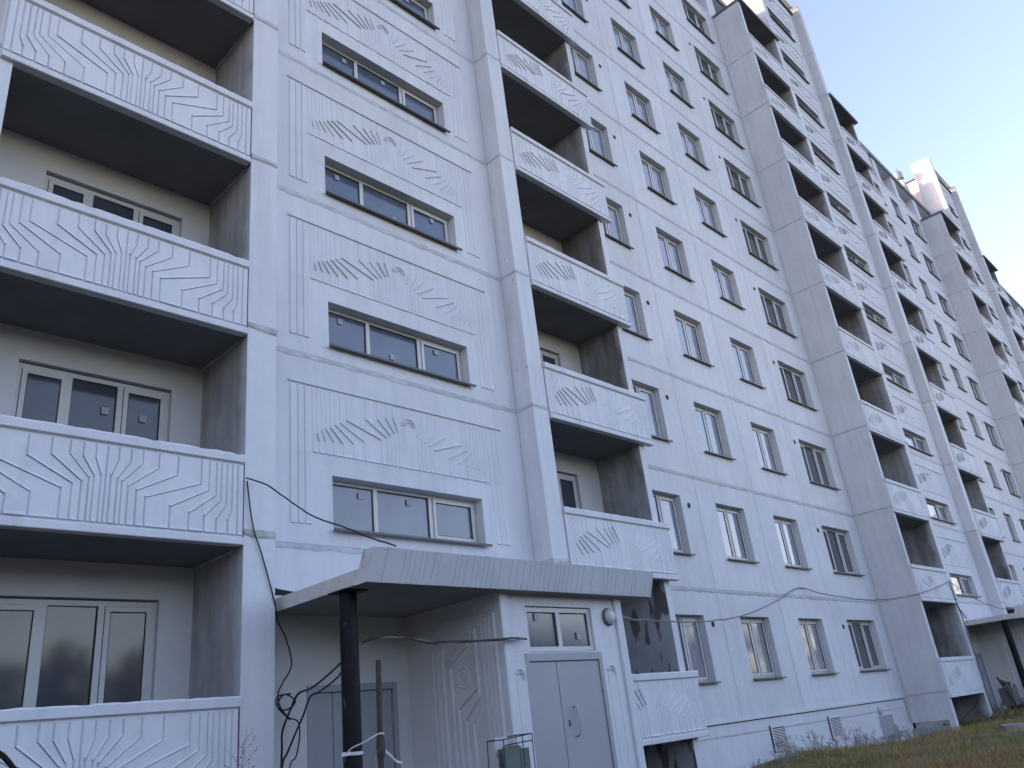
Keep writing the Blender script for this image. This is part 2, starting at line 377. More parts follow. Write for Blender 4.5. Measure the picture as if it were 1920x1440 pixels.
def parapet_mesh(lines, cl, seed, W=3.2, soft=1.0):
    random.seed(seed); mb = MB()
    mb.box(0, W, 0, 0.09, -0.2, 0.83, WHITE2, skip='u')
    # coping, a little chipped along its upper edge
    n = 34; prev = None
    for i in range(n+1):
        x = W*i/n; j = (random.random()-.5)*0.008; k = -0.012 if random.random() < 0.08 else 0
        ring = [(x, -0.002, 0.80), (x, -0.040+j*.4, 0.818), (x, -0.044+j*.5, 0.905+j), (x, -0.030, 0.925+j+k), (x, 0.13, 0.93+j*.5), (x, 0.135, 0.82), (x, 0.09, 0.815)]
        if prev:
            for q in range(6): mb.poly([prev[q], ring[q], ring[q+1], prev[q+1]], WHITE2)
        if i in (0, n): mb.poly(ring if i == 0 else ring[::-1], WHITE2)
        prev = ring
    mb.rbox(0, W, -0.034, 0.0, -0.2, -0.112, WHITE2)
    relief(mb, lines, W/2, 0.017*soft, 0.002, 0.010, WHITE2, cl, 0.028, 0.026)
    return mb.mesh('balcony_parapet')
PARM = [[parapet_mesh(PLEFT, True, q) for q in (1, 3, 5)], [parapet_mesh(PRIGHT, False, q, soft=0.5) for q in (2, 4, 6)]]

# ---------------------------------------------------------------- windows
def window(name, w, h, panes, kind, seed, glass=GLASS, sill=True, sash=()):
    """window part: frame mesh (origin lower left of its opening, plane y=0) with sub-parts pane and sill"""
    rnd = random.Random(seed); fw_ = 0.06; f = MB(); p = MB()
    f.box(0, w, -0.03, 0.05, 0, fw_, FRAME); f.box(0, w, -0.03, 0.05, h-fw_, h, FRAME)
    f.box(0, fw_, -0.03, 0.05, fw_, h-fw_, FRAME); f.box(w-fw_, w, -0.03, 0.05, fw_, h-fw_, FRAME)
    if kind in ('bay', 'flat'): f.box(w-0.022, w, -0.075, -0.03, 0, h, FRAME)
    xs = [fw_]+list(panes)+[w-fw_]
    for x in panes: f.box(x-0.035, x+0.035, -0.03, 0.05, fw_, h-fw_, FRAME)
    for i in range(len(xs)-1):
        a = xs[i]+(0.035 if i else 0); b = xs[i+1]-(0.035 if i < len(panes) else 0); c = fw_; d = h-fw_; y = 0.0
        if i in sash:                                   # opening sash: an inner frame proud of the outer one
            s_ = 0.055
            a, b, c, d = a+0.006, b-0.006, c+0.006, d-0.006
            f.box(a, b, -0.05, 0.0, c, c+s_, FRAME); f.box(a, b, -0.05, 0.0, d-s_, d, FRAME)
            f.box(a, a+s_, -0.05, 0.0, c+s_, d-s_, FRAME); f.box(b-s_, b, -0.05, 0.0, c+s_, d-s_, FRAME)
            a, b, c, d = a+s_, b-s_, c+s_, d-s_; y = -0.03
        g = 0.010
        for q in ((a, b, c, c+g), (a, b, d-g, d), (a, a+g, c+g, d-g), (b-g, b, c+g, d-g)): f.box(q[0], q[1], y-0.012, y+0.01, q[2], q[3], GASKET)
        tx, tz = (rnd.random()-.5)*0.012, (rnd.random()-.5)*0.008
        p.poly([(a, y-tx-tz, c), (b, y+tx-tz, c), (b, y+tx+tz, d), (a, y-tx+tz, d)], glass)
        if kind != 'flat' and rnd.random() < 0.8:
            sx = a+(b-a)*(0.2+0.5*rnd.random()); sz = (c+(d-c)*0.2) if rnd.random() < 0.5 else (d-(d-c)*0.25)
            p.poly([(sx, y-0.02, sz), (sx+0.09, y-0.02, sz+0.004), (sx+0.088, y-0.02, sz+0.10), (sx+0.002, y-0.02, sz+0.096)], STICK)
    o = f.build(name)
    po = p.build('pane', o)
    if sill:
        s = MB(); dpt = 0.275 if kind == 'flat' else 0.28
        s.poly([(-0.0, -dpt+0.02, -0.01), (w, -dpt+0.02, -0.01), (w, -0.03, 0.022), (0, -0.03, 0.022)], SILLM)
        s.box(-0.03, w+0.05, -dpt-0.02, -dpt+0.02, -0.036, -0.006, SILLM)
        s.build('sill', o)
    return o
flat_b = [window('window', 1.43, 1.42, (0.72,), 'flat', 10+i, glass=GLASSF, sash=(0, 1)) for i in range(3)]
flat_d = [window('window', 2.03, 1.42, (0.68, 1.36), 'flat', 20+i, glass=GLASSD, sash=(0, 2)) for i in range(2)]
flat_a = [window('window', 1.43, 1.42, (0.72,), 'flat', 30, glass=GLASSF, sash=(1,))]
stair = [window('stairwell_window', 2.89, 0.77, (0.86, 1.92), 'bay', 40+i, glass=GLASSB, sash=(2,)) for i in range(3)]
balw = [window('balcony_window', 1.86, 1.75, (0.60, 1.22), 'log', 50+i, sill=False, sash=(0, 2)) for i in range(2)]
balw2 = [window('balcony_window', 1.86, 1.75, (0.66, 1.24), 'log', 60, sill=False, sash=(0, 2))]
protos = flat_b+flat_d+flat_a+stair+balw+balw2
used = set()
def put(proto, x, y, z):
    if proto not in used:
        used.add(proto); proto.parent = building; proto.location = at(x, y, z); return proto
    return dup(proto, building, at(x, y, z))

# ---------------------------------------------------------------- sections
ARCH = [(-1, -1)]
BAYL = [(.28, 2.10, .19, 1.85), (.42, 2.06, .26, 1.82), (.58, 2.01, .34, 1.775), (.80, 1.965, .42, 1.73), (1.14, 1.88, .52, 1.68), (1.25, 1.82, .83, 1.59),
        (1.34, 1.775, 1.03, 1.535), (1.42, 1.72, 1.21, 1.50), (1.50, 1.69, 1.37, 1.50), (1.57, 1.66, 1.50, 1.49), (1.64, 1.60, 1.61, 1.47)]
BAYMS = []
for vq in range(3):
    bay_mb = MB(); random.seed(60+vq)
    ln = [[(a, 2.29), (a, b), (c, d), (c, 1.30)] for a, b, c, d in BAYL]+[[(1.715, 2.29), (1.715, 1.30)]]
    relief(bay_mb, ln, 0, 0.0055, 0.002, 0.008, WHITE2, False, 0.027, 0.020)
    plate(bay_mb, [(-x, z) for x, z in ln[0]], ln[0], 0.014, 0.002, 0.015, WHITE2) if False else None
    # centre field between the innermost rays, with a small double arch
    for s_ in (-1, 1):
        xs = [1.735, 1.845, 1.955, 2.075]
        for a, b in zip(xs, xs[1:]):
            A, B = (a, b) if s_ > 0 else (-b, -a)
            plate(bay_mb, [(A, 2.29), (A, 0.27)], [(B, 2.29), (B, 0.27)], 0.015 if s_ < 0 else 0.009, 0.002, 0.012, WHITE2)
            ledge(bay_mb, (A+.012, .276), (B-.012, .276), 0.018, 0.05, WHITE2, 0.01)
    bay_mb.rbox(-2.10, 2.10, -0.026, 0, 2.31, 2.345, WHITE2, c=0.006)
    for rr in (0.075, 0.125):
        n = 12; pr = None
        for i in range(n+1):
            a = math.pi*i/n; q = [(-math.cos(a)*(rr+d_)+0.03, -0.012-h_, 2.0+math.sin(a)*(rr+d_)) for d_, h_ in ((-.012, 0), (-.004, .012), (.008, .012), (.014, 0))]
            if pr:
                for k in range(3): bay_mb.poly([pr[k], q[k], q[k+1], pr[k+1]], WHITE2)
            pr = q
    BAYMS.append(bay_mb.mesh('relief_panel'))

for s in range(NS):
    ox = PER*s; random.seed(100+s)
    X = lambda x: x+ox
    hi = 0 if s == 0 else 0
    OS = oversprayed(CONC, 'oversprayed_concrete', YF)
    OSL = oversprayed(CONCL, 'oversprayed_pale_concrete', YF)
    # --- left return wall of the section (big bare side wall) ---
    w = MB()
    for k in range(10):
        z0 = F(k) if k else 1.298; z1 = F(k+1)
        w.box(X(1.462), X(1.64), YF+0.012, YW, z0, z1, RETURN, skip='bud', mm={'r': OS, 'f': WHITE})
    w.box(X(1.462), X(1.64), YF+0.02, YF+0.20, -0.3, 1.298, RETURN, skip='bu', mm={'f': WHITE})
    w.box(X(1.462), X(1.64), YF+0.20, YW, 0.52, 1.298, RETURN, skip='fbu', mm={'r': CONC})
    w.box(X(1.30), X(1.60), YF+0.20, YW-0.02, -0.3, 0.36, CONC)
    for k in range(0, 10):
        w.seam((X(1.462), YW, F(k)), (X(1.462), YF+0.012, F(k)), (-1, 0, 0), 0.04, 0.008, m=SEAM)
        w.seam((X(1.462), YF+0.012, F(k)), (X(1.66), YF+0.012, F(k)), (0, -1, 0), 0.05, 0.012, m=SEAM)
    w.vseam((X(1.462), YW-0.02, 0), 0, 1.3, ROOF, 0.03, 0.008, nrm=(-1, 0, 0), ax=(0, 1, 0), m=SEAMW)
    part(w, 'end_wall')
    # --- pillar between left balcony and stairwell ---
    w = MB()
    w.box(X(4.73), X(5.15), YF, YW, -0.3, F(12.2), WHITE, skip='b', mm={'l': OSL if s == 0 else OS})
    if True:   # above the balcony roof the side of the pillar is painted
        w.box(X(4.722), X(4.73), YF+0.001, YW, ROOF+0.12, F(12.2)+0.002, WHITE, skip='r')
    for k in range(10): w.box(X(4.69), X(4.735), YF+0.03, YF+0.05, F(k)-0.19, F(k)+0.90, DARK)  # dark strip put in for the shade in the gap beside each parapet
    for k in range(0, 12):
        w.seam((X(4.73), YF, F(k)+0.0), (X(5.15), YF, F(k)+0.0), (0, -1, 0), 0.085, 0.022, m=SEAM if k < 4 else SEAMW)
        if k > 9: w.seam((X(4.722), YW, F(k)), (X(4.722), YF, F(k)), (-1, 0, 0), 0.03, 0.006, m=SEAM)
    w.box(X(4.85), X(10.66), YF+0.25, YW, F(12.2), F(12.24), RETURN, skip='d')
    part(w, 'pillar')
    # --- stairwell wall ---
    w = MB()
    holes = [(X(6.27), X(9.16), F(k)+0.24, F(k)+1.005) for k in range(1, 12)]
    zb = 3.42 if s < 2 else -0.3
    w.wall(X(5.15), X(10.27), zb, F(12)+0.12, YB, holes, 0.235, WHITE, WHITE)
    if s < 2: w.wall(X(5.15), X(10.27), -0.3, zb, YB, [(X(5.83), X(7.20), -0.3, 2.33)], 0.10, BACKW, BACKW)
    for k in range(1, 12): w.seam((X(5.15), YB, F(k)), (X(10.27), YB, F(k)), (0, -1, 0), 0.075, 0.012)
    w.box(X(5.15), X(10.27), YB-0.10, YB+0.3, F(12)+0.12, F(12)+0.24, RETURN, mm={'d': SILLM, 'f': SILLM})
    if s < 2:   # dark patch painted as the shade in the gap between canopy slab and wall
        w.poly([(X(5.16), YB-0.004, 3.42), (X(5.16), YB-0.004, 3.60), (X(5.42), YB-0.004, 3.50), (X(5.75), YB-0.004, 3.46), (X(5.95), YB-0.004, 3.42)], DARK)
    sw = part(w, 'stairwell_wall')
    # --- relief panels above the stairwell windows ---
    for k in range(1, 12):
        o = bpy.data.objects.new('relief_panel', BAYMS[(k+s) % 3]); COL.objects.link(o); o.parent = building; o.location = at(X(7.67), YB, F(k))
        put(stair[(k+s) % 3], X(6.27), YB+0.205, F(k)+0.24)
    # --- column and side wall right of the stairwell ---
    w = MB()
    PM = PEEL if s == 0 else RETURN
    w.box(X(10.27), X(10.68), YF, YW, 1.1 if s < 0 else -0.3, F(12.22), WHITE, skip='b', mm={'l': PM, 'r': OS})
    w.box(X(10.68), X(10.686), YF+0.001, YW, ROOF+0.1, F(12.22)-0.01, WHITE, skip='l')
    for k in range(1, 13):
        z = F(k) if k < 12 else F(11.93)
        w.seam((X(10.27), YB, z), (X(10.27), YF, z), (-1, 0, 0), 0.05, 0.010, m=SEAMW)
        w.seam((X(10.27), YF, z), (X(10.68), YF, z), (0, -1, 0), 0.05, 0.010, m=SEAMW)
    w.vseam((X(10.262), YB-0.012, 0), 0, 1.3, F(12.1), 0.018, 0.005, nrm=(-0.7, -0.7, 0), ax=(0.7, -0.7, 0), m=SEAMW)
    part(w, 'column')
    # --- machine room body behind the stair tower ---
    w = MB()
    w.box(X(5.35), X(10.55), YW, 15.5, ATT, F(11.9), RETURN, skip='d')
    w.box(X(5.25), X(10.65), YW-0.1, 15.6, F(11.9), F(11.93), SILLM)
    w.box(X(5.16), X(10.26), YB+0.25, YW+0.1, F(9), F(12), RETURN, skip='df')
    part(w, 'stair_tower')
    # --- right wall of the right balcony ---
    w = MB()
    w.box(X(13.56), X(13.74), YF+0.10, YW, -0.3, ROOF, WHITE, skip='bu', mm={'l': OS})
    w.box(X(13.552), X(13.56), YF+0.10, YW, 0, F(1)-0.2, MOTT, skip='r')
    part(w, 'side_wall')
    # --- balconies ---
    OS2 = OS
    for side, (xa, xb, xw, pm) in enumerate(((1.50, 4.70, 2.45, PARM[0]), (10.70, 13.92, 10.98, PARM[1]))):
        bwall = MB()
        xL, xR = (1.64, 4.73) if side == 0 else (10.68, 13.56)
        hs = [(X(xw), X(xw+1.86), F(k)+0.42, F(k)+2.19) for k in range(10)]
        bwall.wall(X(xL), X(xR), 0.0, ROOF, YW-0.002, hs, 0.14, BACKW, BACKW)
        part(bwall, 'balcony_back_wall')
        for k in range(10):
            o = bpy.data.objects.new('balcony_parapet', pm[(k*2+s) % 3]); COL.objects.link(o); o.parent = building
            o.location = at(X(xa)+random.uniform(-.006, .006), YF-0.018+random.uniform(-.006, .006), F(k)+random.uniform(-.008, .008))
            if k == 0 and s == 0 and side == 0: slab0 = None
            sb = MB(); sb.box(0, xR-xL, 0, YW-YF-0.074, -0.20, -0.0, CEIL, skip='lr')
            if k == 0 or True:
                # a ragged strip of mortar where ceiling meets the side wall
                if s == 0 and side == 0:
                    n = 9
                    pts = [(xR-xL-0.004, 0.06+(YW-YF-0.14)*i/n, -0.2) for i in range(n+1)]
                    sb.tube([(p[0], p[1], p[2]-0.004) for p in pts], [0.012+0.016*random.random() for _ in pts], SEAM, 5)
            if s == 0 or k == 0 or not ('SL' in globals() and (side) in SL):
                if s == 0:
                    so = sb.build('balcony_slab', building); so.location = at(X(xL), YF+0.072, F(k))
                    globals().setdefault('SL', {})[side] = so.data
                else:
                    so = bpy.data.objects.new('balcony_slab', SL[side]); COL.objects.link(so); so.parent = building; so.location = at(X(xL), YF+0.072, F(k))
            else:
                so = bpy.data.objects.new('balcony_slab', SL[side]); COL.objects.link(so); so.parent = building; so.location = at(X(xL), YF+0.072, F(k))
            if s < 2:
                put((balw2[0] if side else balw[k % 2]), X(xw), YW+0.10, F(k)+0.42)
        r = MB()
        r.box(X(xL)-0.20, X(xR)+0.30, YF-0.12, YW, ROOF-0.02, ROOF+0.12, CEIL, skip='d', mm={'f': SILLM, 'l': SILLM, 'u': SILLM})
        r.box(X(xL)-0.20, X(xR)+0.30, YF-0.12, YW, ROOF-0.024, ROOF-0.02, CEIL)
        part(r, 'balcony_roof')
    # --- recessed flat wall with windows ---
    w = MB(); x1, x2 = X(13.74), X(27.17)
    wins = ((15.22, 1.43), (18.26, 1.43), (21.30, 1.43), (24.36, 2.03))
    holes = [(X(a), X(a+b), F(k)+0.79, F(k)+2.21) for a, b in wins for k in range(10)]
    VS = (17.42, 20.43, 23.48)
    att = [(X(a), X(b), ROOF+0.10, F(10.62)) for a, b in ((14.6, 17.1), (17.75, 20.1), (20.75, 23.15), (23.85, 26.95))]
    w.wall(x1, x2, 1.298, F(10.62)+0.02, YW, holes+[], 0.24, WHITE, WHITE) if False else None
    w.wall(x1, x2, 1.298, ROOF, YW, holes, 0.24, WHITE, WHITE)
    w.wall(x1, x2+3.22, ROOF, F(10.64), YW, att+[(X(27.17+0.5), X(27.17+3.0), ROOF+0.10, F(10.62))], 0.42, WHITE, WHITE)
    w.wall(X(10.68), x1, ROOF, F(10.64), YW, [(X(11.1), X(13.4), ROOF+0.10, F(10.62))], 0.42, WHITE, WHITE)
    for k in range(1, 11):
        w.seam((x1, YW, F(k)), (x2, YW, F(k)), (0, -1, 0), 0.075, 0.016)
        w.seam((x1, YW, F(k)+0.03), (x2, YW, F(k)+0.03), (0, -1, 0), 0.018, 0.006, dark=False, m=SEAMW)
    for vx in VS:
        for k in range(0, 10): w.vseam(X(vx)+random.uniform(-.01, .01), YW, F(k)+0.02, F(k+1)-0.08, 0.03, 0.006)
    w.vseam(X(27.12), YW, 1.3, ROOF, 0.03, 0.010)
    # projecting ledge over the plinth, plinth wall, thin conduit, crack repair
    w.box(x1, x2-0.05, YW-0.035, YW+0.02, 1.235, 1.298, WHITE, mm={'d': DARK})  # underside coloured dark to stand in for the ledge's shade
    w.poly([(x1, YW-0.001, 1.212), (x2-0.05, YW-0.001, 1.212), (x2-0.05, YW-0.001, 1.236), (x1, YW-0.001, 1.236)], DARK)  # dark line painted as the ledge's shade on the plinth
    w.wall(x1, x2-0.0, -0.3, 1.236, YW+0.004, [], 0, WHITE)
    n = 60
    w.seam((x1, YW+0.002, 0.985), (X(26.6), YW+0.002, 0.985), (0, -1, 0), 0.02, 0.008, m=SEAM)
    part(w, 'flat_wall')
    if s < 2:
        for ci, (a, b) in enumerate(wins):
            for k in range(10):
                if s == 1 and ci == 0: continue
                src = flat_d if ci == 3 else (flat_a if ci == 0 else flat_b)
                put(src[(k*3+ci) % len(src)], X(a), YW+0.205, F(k)+0.79)
        for vx in (16.97, 24.02):
            for k in range(10):
                if s == 1 and vx < 20: continue
                v = MB(); v.disc((0, 0, 0), 0.05, DARK, sy=1.1); n = 16; pr = None
                for i in range(n+1):
                    a = 2*math.pi*i/n; q = [(math.cos(a)*r_, y_, math.sin(a)*r_*1.1) for r_, y_ in ((.050, 0), (.052, -.012), (.060, -.010), (.064, .004))]
                    if pr:
                        for j in range(3): v.poly([pr[j], pr[j+1], q[j+1], q[j]], SILLM)
                    pr = q
                o = v.build('vent_hole', building); o.location = at(X(vx), YW-0.005, F(k)+2.02+random.uniform(-.03, .03))
    # --- cornice of the main roof ---
    c = MB()
    c.box(X(13.74), X(27.17+3.25), YW-0.10, YW+0.6, F(10.64), ATT, WHITE, mm={'f': SILLM, 'd': CEIL, 'u': SILLM})
    c.box(X(10.68), X(13.74), YW-0.10, YW+0.6, F(10.64), ATT, WHITE, mm={'f': SILLM, 'd': CEIL, 'u': SILLM})
    part(c, 'cornice')
# body of the block behind the facade, and the stretch of wall left of the first section
w = MB()
w.box(-14, 84, YW+0.50, 22.5, -0.3, ATT-0.02, RETURN)
w.box(-14, 1.455, YW, YW+0.5, -0.3, ATT-0.02, WHITE)
for k in range(0, 11): w.seam((-14, YW, F(k)), (1.44, YW, F(k)), (0, -1, 0), 0.05, 0.01)
part(w, 'main_block')

# ---------------------------------------------------------------- entrances (vestibule, doors, canopy) of the first two sections
def entrance(ox, first):
    X = lambda x: x+ox
    v = MB(); Y0 = 7.32; ZT_ = 3.18
    xa, xb = X(7.42), X(9.91)
    # left side wall with cast relief, front wall, right side
    v.box(xa, xa+0.10, Y0+0.01, YB, -0.3, ZT_, BACKW, skip='bud')
    v.box(xb-0.10, xb, Y0+0.01, YF, -0.3, ZT_, WHITE, skip='bud')
    v.wall(xa+0.15, xb-0.15, -0.3, ZT_, Y0+0.045, [(X(7.80), X(9.34), -0.3, 2.42), (X(7.90), X(9.24), 2.44, 3.02)], 0.09, WHITE, WHITE)
    v.rbox(xa-0.005, xa+0.15, Y0, Y0+0.12, -0.3, ZT_, WHITE, c=0.012)
    v.rbox(xb-0.15, xb+0.005, Y0, Y0+0.12, -0.3, ZT_, WHITE, c=0.012)
    # low relief on the front jambs
    for (a, b) in ((X(7.60), X(7.72)), (X(9.42), X(9.55)), (X(9.60), X(9.72))):
        v.rbox(a, b, Y0+0.038, Y0+0.045, -0.2, 2.15, WHITE, c=0.006)
    for cx in (X(7.66), X(9.50)):
        for rr in (0.05, 0.09):
            n = 10; pr = None
            for i in range(n+1):
                a = math.pi*i/n-0.4; q = [(cx+math.cos(a)*(rr+d_), Y0+0.032-h_, 2.15+math.sin(a)*(rr+d_)) for d_, h_ in ((-.01, -.01), (0, .008), (.01, -.01))]
                if pr:
                    for k in range(2): v.poly([pr[k], q[k], q[k+1], pr[k+1]], WHITE)
                pr = q
    ve = part(v, 'vestibule')
    # relief of the side wall: built in (y,z) then turned onto the x = xa face
    rmb = MB()
    def L(*p): return list(p)
    lines = [L((0.02, 2.95), (0.02, -0.3)), L((0.10, 2.93), (0.10, -0.3)), L((0.17, 2.91), (0.17, -0.3)), L((0.25, 2.89), (0.25, -0.3)), L((0.33, 2.86), (0.33, -0.3)),
             L((0.42, 2.84), (0.42, 2.15), (0.60, 1.95), (0.60, -0.3))]
    base = MB(); 
    for A, B in zip(lines[:5], lines[1:5]): plate(rmb, A, B, 0.026, 0.004, 0.018, BACKW)
    left = [L((0.50, 2.60), (0.86, 2.40), (0.86, -0.3)), L((0.62, 2.60), (0.95, 2.42), (0.95, -0.3)), L((1.0, 2.68), (1.04, 2.50), (1.04, -0.3)), L((1.1, 2.68), (1.13, 2.5), (1.13, -0.3)), L((1.2, 2.68), (1.22, 2.5), (1.22, -0.3))]
    for A, B in zip(left[2:], left[3:]): plate(rmb, A, B, 0.026, 0.004, 0.018, BACKW)
    mid = [L((0.40, 2.10), (0.78, 1.88), (0.78, -0.3)), L((0.46, 2.0), (0.70, 1.72), (0.70, -0.3)), L((0.44, 1.9), (0.58, 1.6), (0.58, -0.3))]
    def groove_bar(p, q, w_=0.016, h=0.030):
        a = Vector((p[0], 0, p[1])); b = Vector((q[0], 0, q[1])); d = (b-a).normalized(); n_ = Vector((-d.z, 0, d.x))*w_/2
        f0 = [a-n_, b-n_, b+n_, a+n_]; f1 = [x*1 for x in (a-n_*.4, b-n_*.4, b+n_*.4, a+n_*.4)]
        f1 = [x+Vector((0, -h, 0)) for x in f1]
        rmb.poly(f1, BACKW)
        for i in range(4): j = (i+1) % 4; rmb.poly([f0[i], f0[j], f1[j], f1[i]], BACKW)
    for p, q in (((0.78, 2.62), (1.00, 2.45)), ((0.57, 2.62), (0.96, 2.40)), ((0.46, 2.08), (0.82, 1.88)), ((0.42, 1.98), (0.70, 1.74)), ((0.40, 1.9), (0.56, 1.70)),
                 ((0.82, 1.88), (0.82, -0.3)), ((0.70, 1.74), (0.70, -0.3)), ((0.57, 1.70), (0.57, -0.3)), ((0.92, 2.38), (0.92, -0.3)), ((1.26, 2.62), (1.26, -0.2)), ((0.50, 2.80), (0.50, 2.66)), ((0.42, 2.8), (0.42, 2.0))):
        groove_bar(p, q, 0.045)
    for i in range(14):
        a = 0.08+i*0.075; groove_bar((a, 2.985), (a+0.05, 2.985), 0.022, 0.018)
    for rr in (0.07, 0.12):
        n = 18; pr = None
        for i in range(n+1):
            a = 2*math.pi*i/n; q = [(0.69+math.cos(a)*(rr+d_), -h_, 2.24+math.sin(a)*(rr+d_)) for d_, h_ in ((-.012, 0), (0, .014), (.012, 0))]
            if pr:
                for k in range(2): rmb.poly([pr[k], q[k], q[k+1], pr[k+1]], BACKW)
            pr = q
    # (y', depth, z): local x grows away from the front edge, local -y points to -x of the world
    rmb.v = [(xa+y, Y0+0.10+x, z) for x, y, z in rmb.v]
    part(rmb, 'side_relief')
    # transom window
    t = window('transom_window', 1.34, 0.56, (0.66,), 'door', 70 if first else 71, sill=False, glass=GLASSB)
    t.parent = building; t.location = at(X(7.90), Y0+0.11, 2.45)
    # double steel door
    d = MB(); yd = Y0+0.06
    d.box(X(7.80), X(7.87), yd-0.02, yd+0.06, -0.3, 2.42, DOOR); d.box(X(9.27), X(9.34), yd-0.02, yd+0.06, -0.3, 2.42, DOOR)
    d.box(X(7.80), X(9.34), yd-0.022, yd+0.06, 2.33, 2.425, DOOR)
    fr = part(d, 'entrance_door')
    for a, b in ((X(7.88), X(8.39)), (X(8.40), X(9.26))):
        l = MB(); l.rbox(a, b, yd+0.0, yd+0.04, -0.3, 2.32, DOOR, c=0.004)
        for zz in (2.0, 0.4): l.tube([(a if a < X(8) else b, yd-0.004, zz-0.06), (a if a < X(8) else b, yd-0.004, zz+0.06)], 0.010, DOOR, 8)
        lo = l.build('door_leaf', fr); lo.location = (0, 0, 0)
    d2 = MB(); d2.box(X(7.86), X(9.28), yd+0.045, yd+0.05, -0.3, 2.34, DARK); o = d2.build('door_gap_shade', fr)  # dark sheet put in for the shade in the gaps round the leaves
    hnd = MB(); hx = X(8.62)
    hnd.tube(spline([(hx, yd, 1.76), (hx, yd-0.05, 1.74), (hx+0.012, yd-0.06, 1.63), (hx+0.012, yd-0.06, 1.52), (hx, yd-0.05, 1.42), (hx, yd, 1.40)]), 0.011, METALR, 8)
    hnd.build('handle', fr)
    kh = MB(); kh.box(X(8.495), X(8.525), yd-0.012, yd+0.002, 1.53, 1.60, SILLM); kh.build('keyhole_plate', fr)
    # wall lamp on the right jamb
    if first:
        lm = MB(); lx, lz, ly = X(9.60), 2.90, Y0+0.03
        n = 20; rings = [(0.11, 0.0), (0.11, -0.03), (0.095, -0.06), (0.06, -0.085), (0.0, -0.09)]
        for (ra, ya), (rb, yb) in zip(rings, rings[1:]):
            for i in range(n):
                a0, a1 = 2*math.pi*i/n, 2*math.pi*(i+1)/n
                lm.poly([(lx+ra*math.cos(a0), ly+ya, lz+ra*math.sin(a0)), (lx+ra*math.cos(a1), ly+ya, lz+ra*math.sin(a1)), (lx+rb*math.cos(a1), ly+yb, lz+rb*math.sin(a1)), (lx+rb*math.cos(a0), ly+yb, lz+rb*math.sin(a0))], LAMPG)
        for i in range(n):
            a0, a1 = 2*math.pi*i/n, 2*math.pi*(i+1)/n
            lm.poly([(lx+.125*math.cos(a0), ly-.012, lz+.125*math.sin(a0)), (lx+.125*math.cos(a1), ly-.012, lz+.125*math.sin(a1)), (lx+.11*math.cos(a1), ly-.032, lz+.11*math.sin(a1)), (lx+.11*math.cos(a0), ly-.032, lz+.11*math.sin(a0))], SILLM)
            lm.poly([(lx+.125*math.cos(a0), ly, lz+.125*math.sin(a0)), (lx+.125*math.cos(a1), ly, lz+.125*math.sin(a1)), (lx+.125*math.cos(a1), ly-.012, lz+.125*math.sin(a1)), (lx+.125*math.cos(a0), ly-.012, lz+.125*math.sin(a0))], SILLM)
        part(lm, 'wall_lamp', smooth=True)
    # back door in the recess
    b = MB(); yb = YB+0.03
    b.box(X(5.83), X(5.90), yb-0.045, yb+0.05, -0.3, 2.33, DOOR); b.box(X(7.13), X(7.20), yb-0.045, yb+0.05, -0.3, 2.33, DOOR)
    b.box(X(5.83), X(7.20), yb-0.047, yb+0.05, 2.25, 2.335, DOOR)
    bd = part(b, 'service_door')
    for a, c_ in ((X(5.91), X(6.20)), (X(6.21), X(7.12))):
        l = MB(); l.rbox(a, c_, yb-0.02, yb+0.03, -0.3, 2.24, DOOR, c=0.004)
        for zz in (1.9, 0.5): l.tube([(a if a < X(6) else c_, yb-0.026, zz-0.06), (a if a < X(6) else c_, yb-0.026, zz+0.06)], 0.010, DOOR, 8)
        l.build('door_leaf', bd)
    for i in range(18):
        pass
    l = MB(); cx, cz = X(6.42), 2.47
    pr = None
    for i in range(19):
        a = 2*math.pi*i/18; q = [(cx+math.cos(a)*(0.10+d_), YB-h_, cz+math.sin(a)*(0.12+d_)) for d_, h_ in ((-.012, 0), (0, .016), (.012, 0))]
        if pr:
            for k in range(2): l.poly([pr[k], q[k], q[k+1], pr[k+1]], BACKW)
        pr = q
    part(l, 'ring_relief')
    # canopy: slab, flared ribbed fascia, steel post
    s = MB(); cz0, cz1 = 3.18, 3.34
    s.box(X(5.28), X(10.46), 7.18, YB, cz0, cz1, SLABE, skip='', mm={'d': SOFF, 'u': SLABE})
    can = part(s, 'canopy')
    f = MB(); xs = []; x = X(5.25); random.seed(5)
    while x < X(10.44):
        w_ = random.choice((0.06, 0.07, 0.10, 0.07, 0.18, 0.24, 0.10, 0.06)); xs.append((x, min(x+w_, X(10.44)))); x += w_+0.016
    def fp(x, t, out): # t 0 bottom .. 1 top, flared outwards
        return (x+(0.06 if t > .5 else 0), 7.15-0.09*t-out, 3.165+0.365*t)
    f.poly([fp(X(5.25), 0, 0), fp(X(10.45), 0, 0), fp(X(10.45), 1, 0), fp(X(5.25), 1, 0)], FASC)
    for a, b in xs:
        o_ = 0.007; ca = 0.005
        lo, hi_ = -0.0+random.uniform(0, .012), 1+random.uniform(-.01, .012)
        P = [fp(a, lo, 0), fp(b, lo, 0), fp(b, hi_, 0), fp(a, hi_, 0)]; Q = [fp(a+ca, lo, o_), fp(b-ca, lo, o_), fp(b-ca, hi_, o_), fp(a+ca, hi_, o_)]
        f.poly(Q, FASC)
        for i in range(4): j = (i+1) % 4; f.poly([P[i], P[j], Q[j], Q[i]], FASC)
    # thickness: back, ends, top and bottom of the fascia slab
    th = 0.20; e0, e1 = X(5.25), X(10.45)
    A = [(e0, 7.15, 3.165), (e0+.06, 7.06, 3.53), (e0+.06, 7.06+th, 3.53), (e0, 7.15+th, 3.165)]; B = [(p[0]+(e1-e0), p[1], p[2]) for p in A]
    f.poly(A, SLABE); f.poly(B[::-1], SLABE)
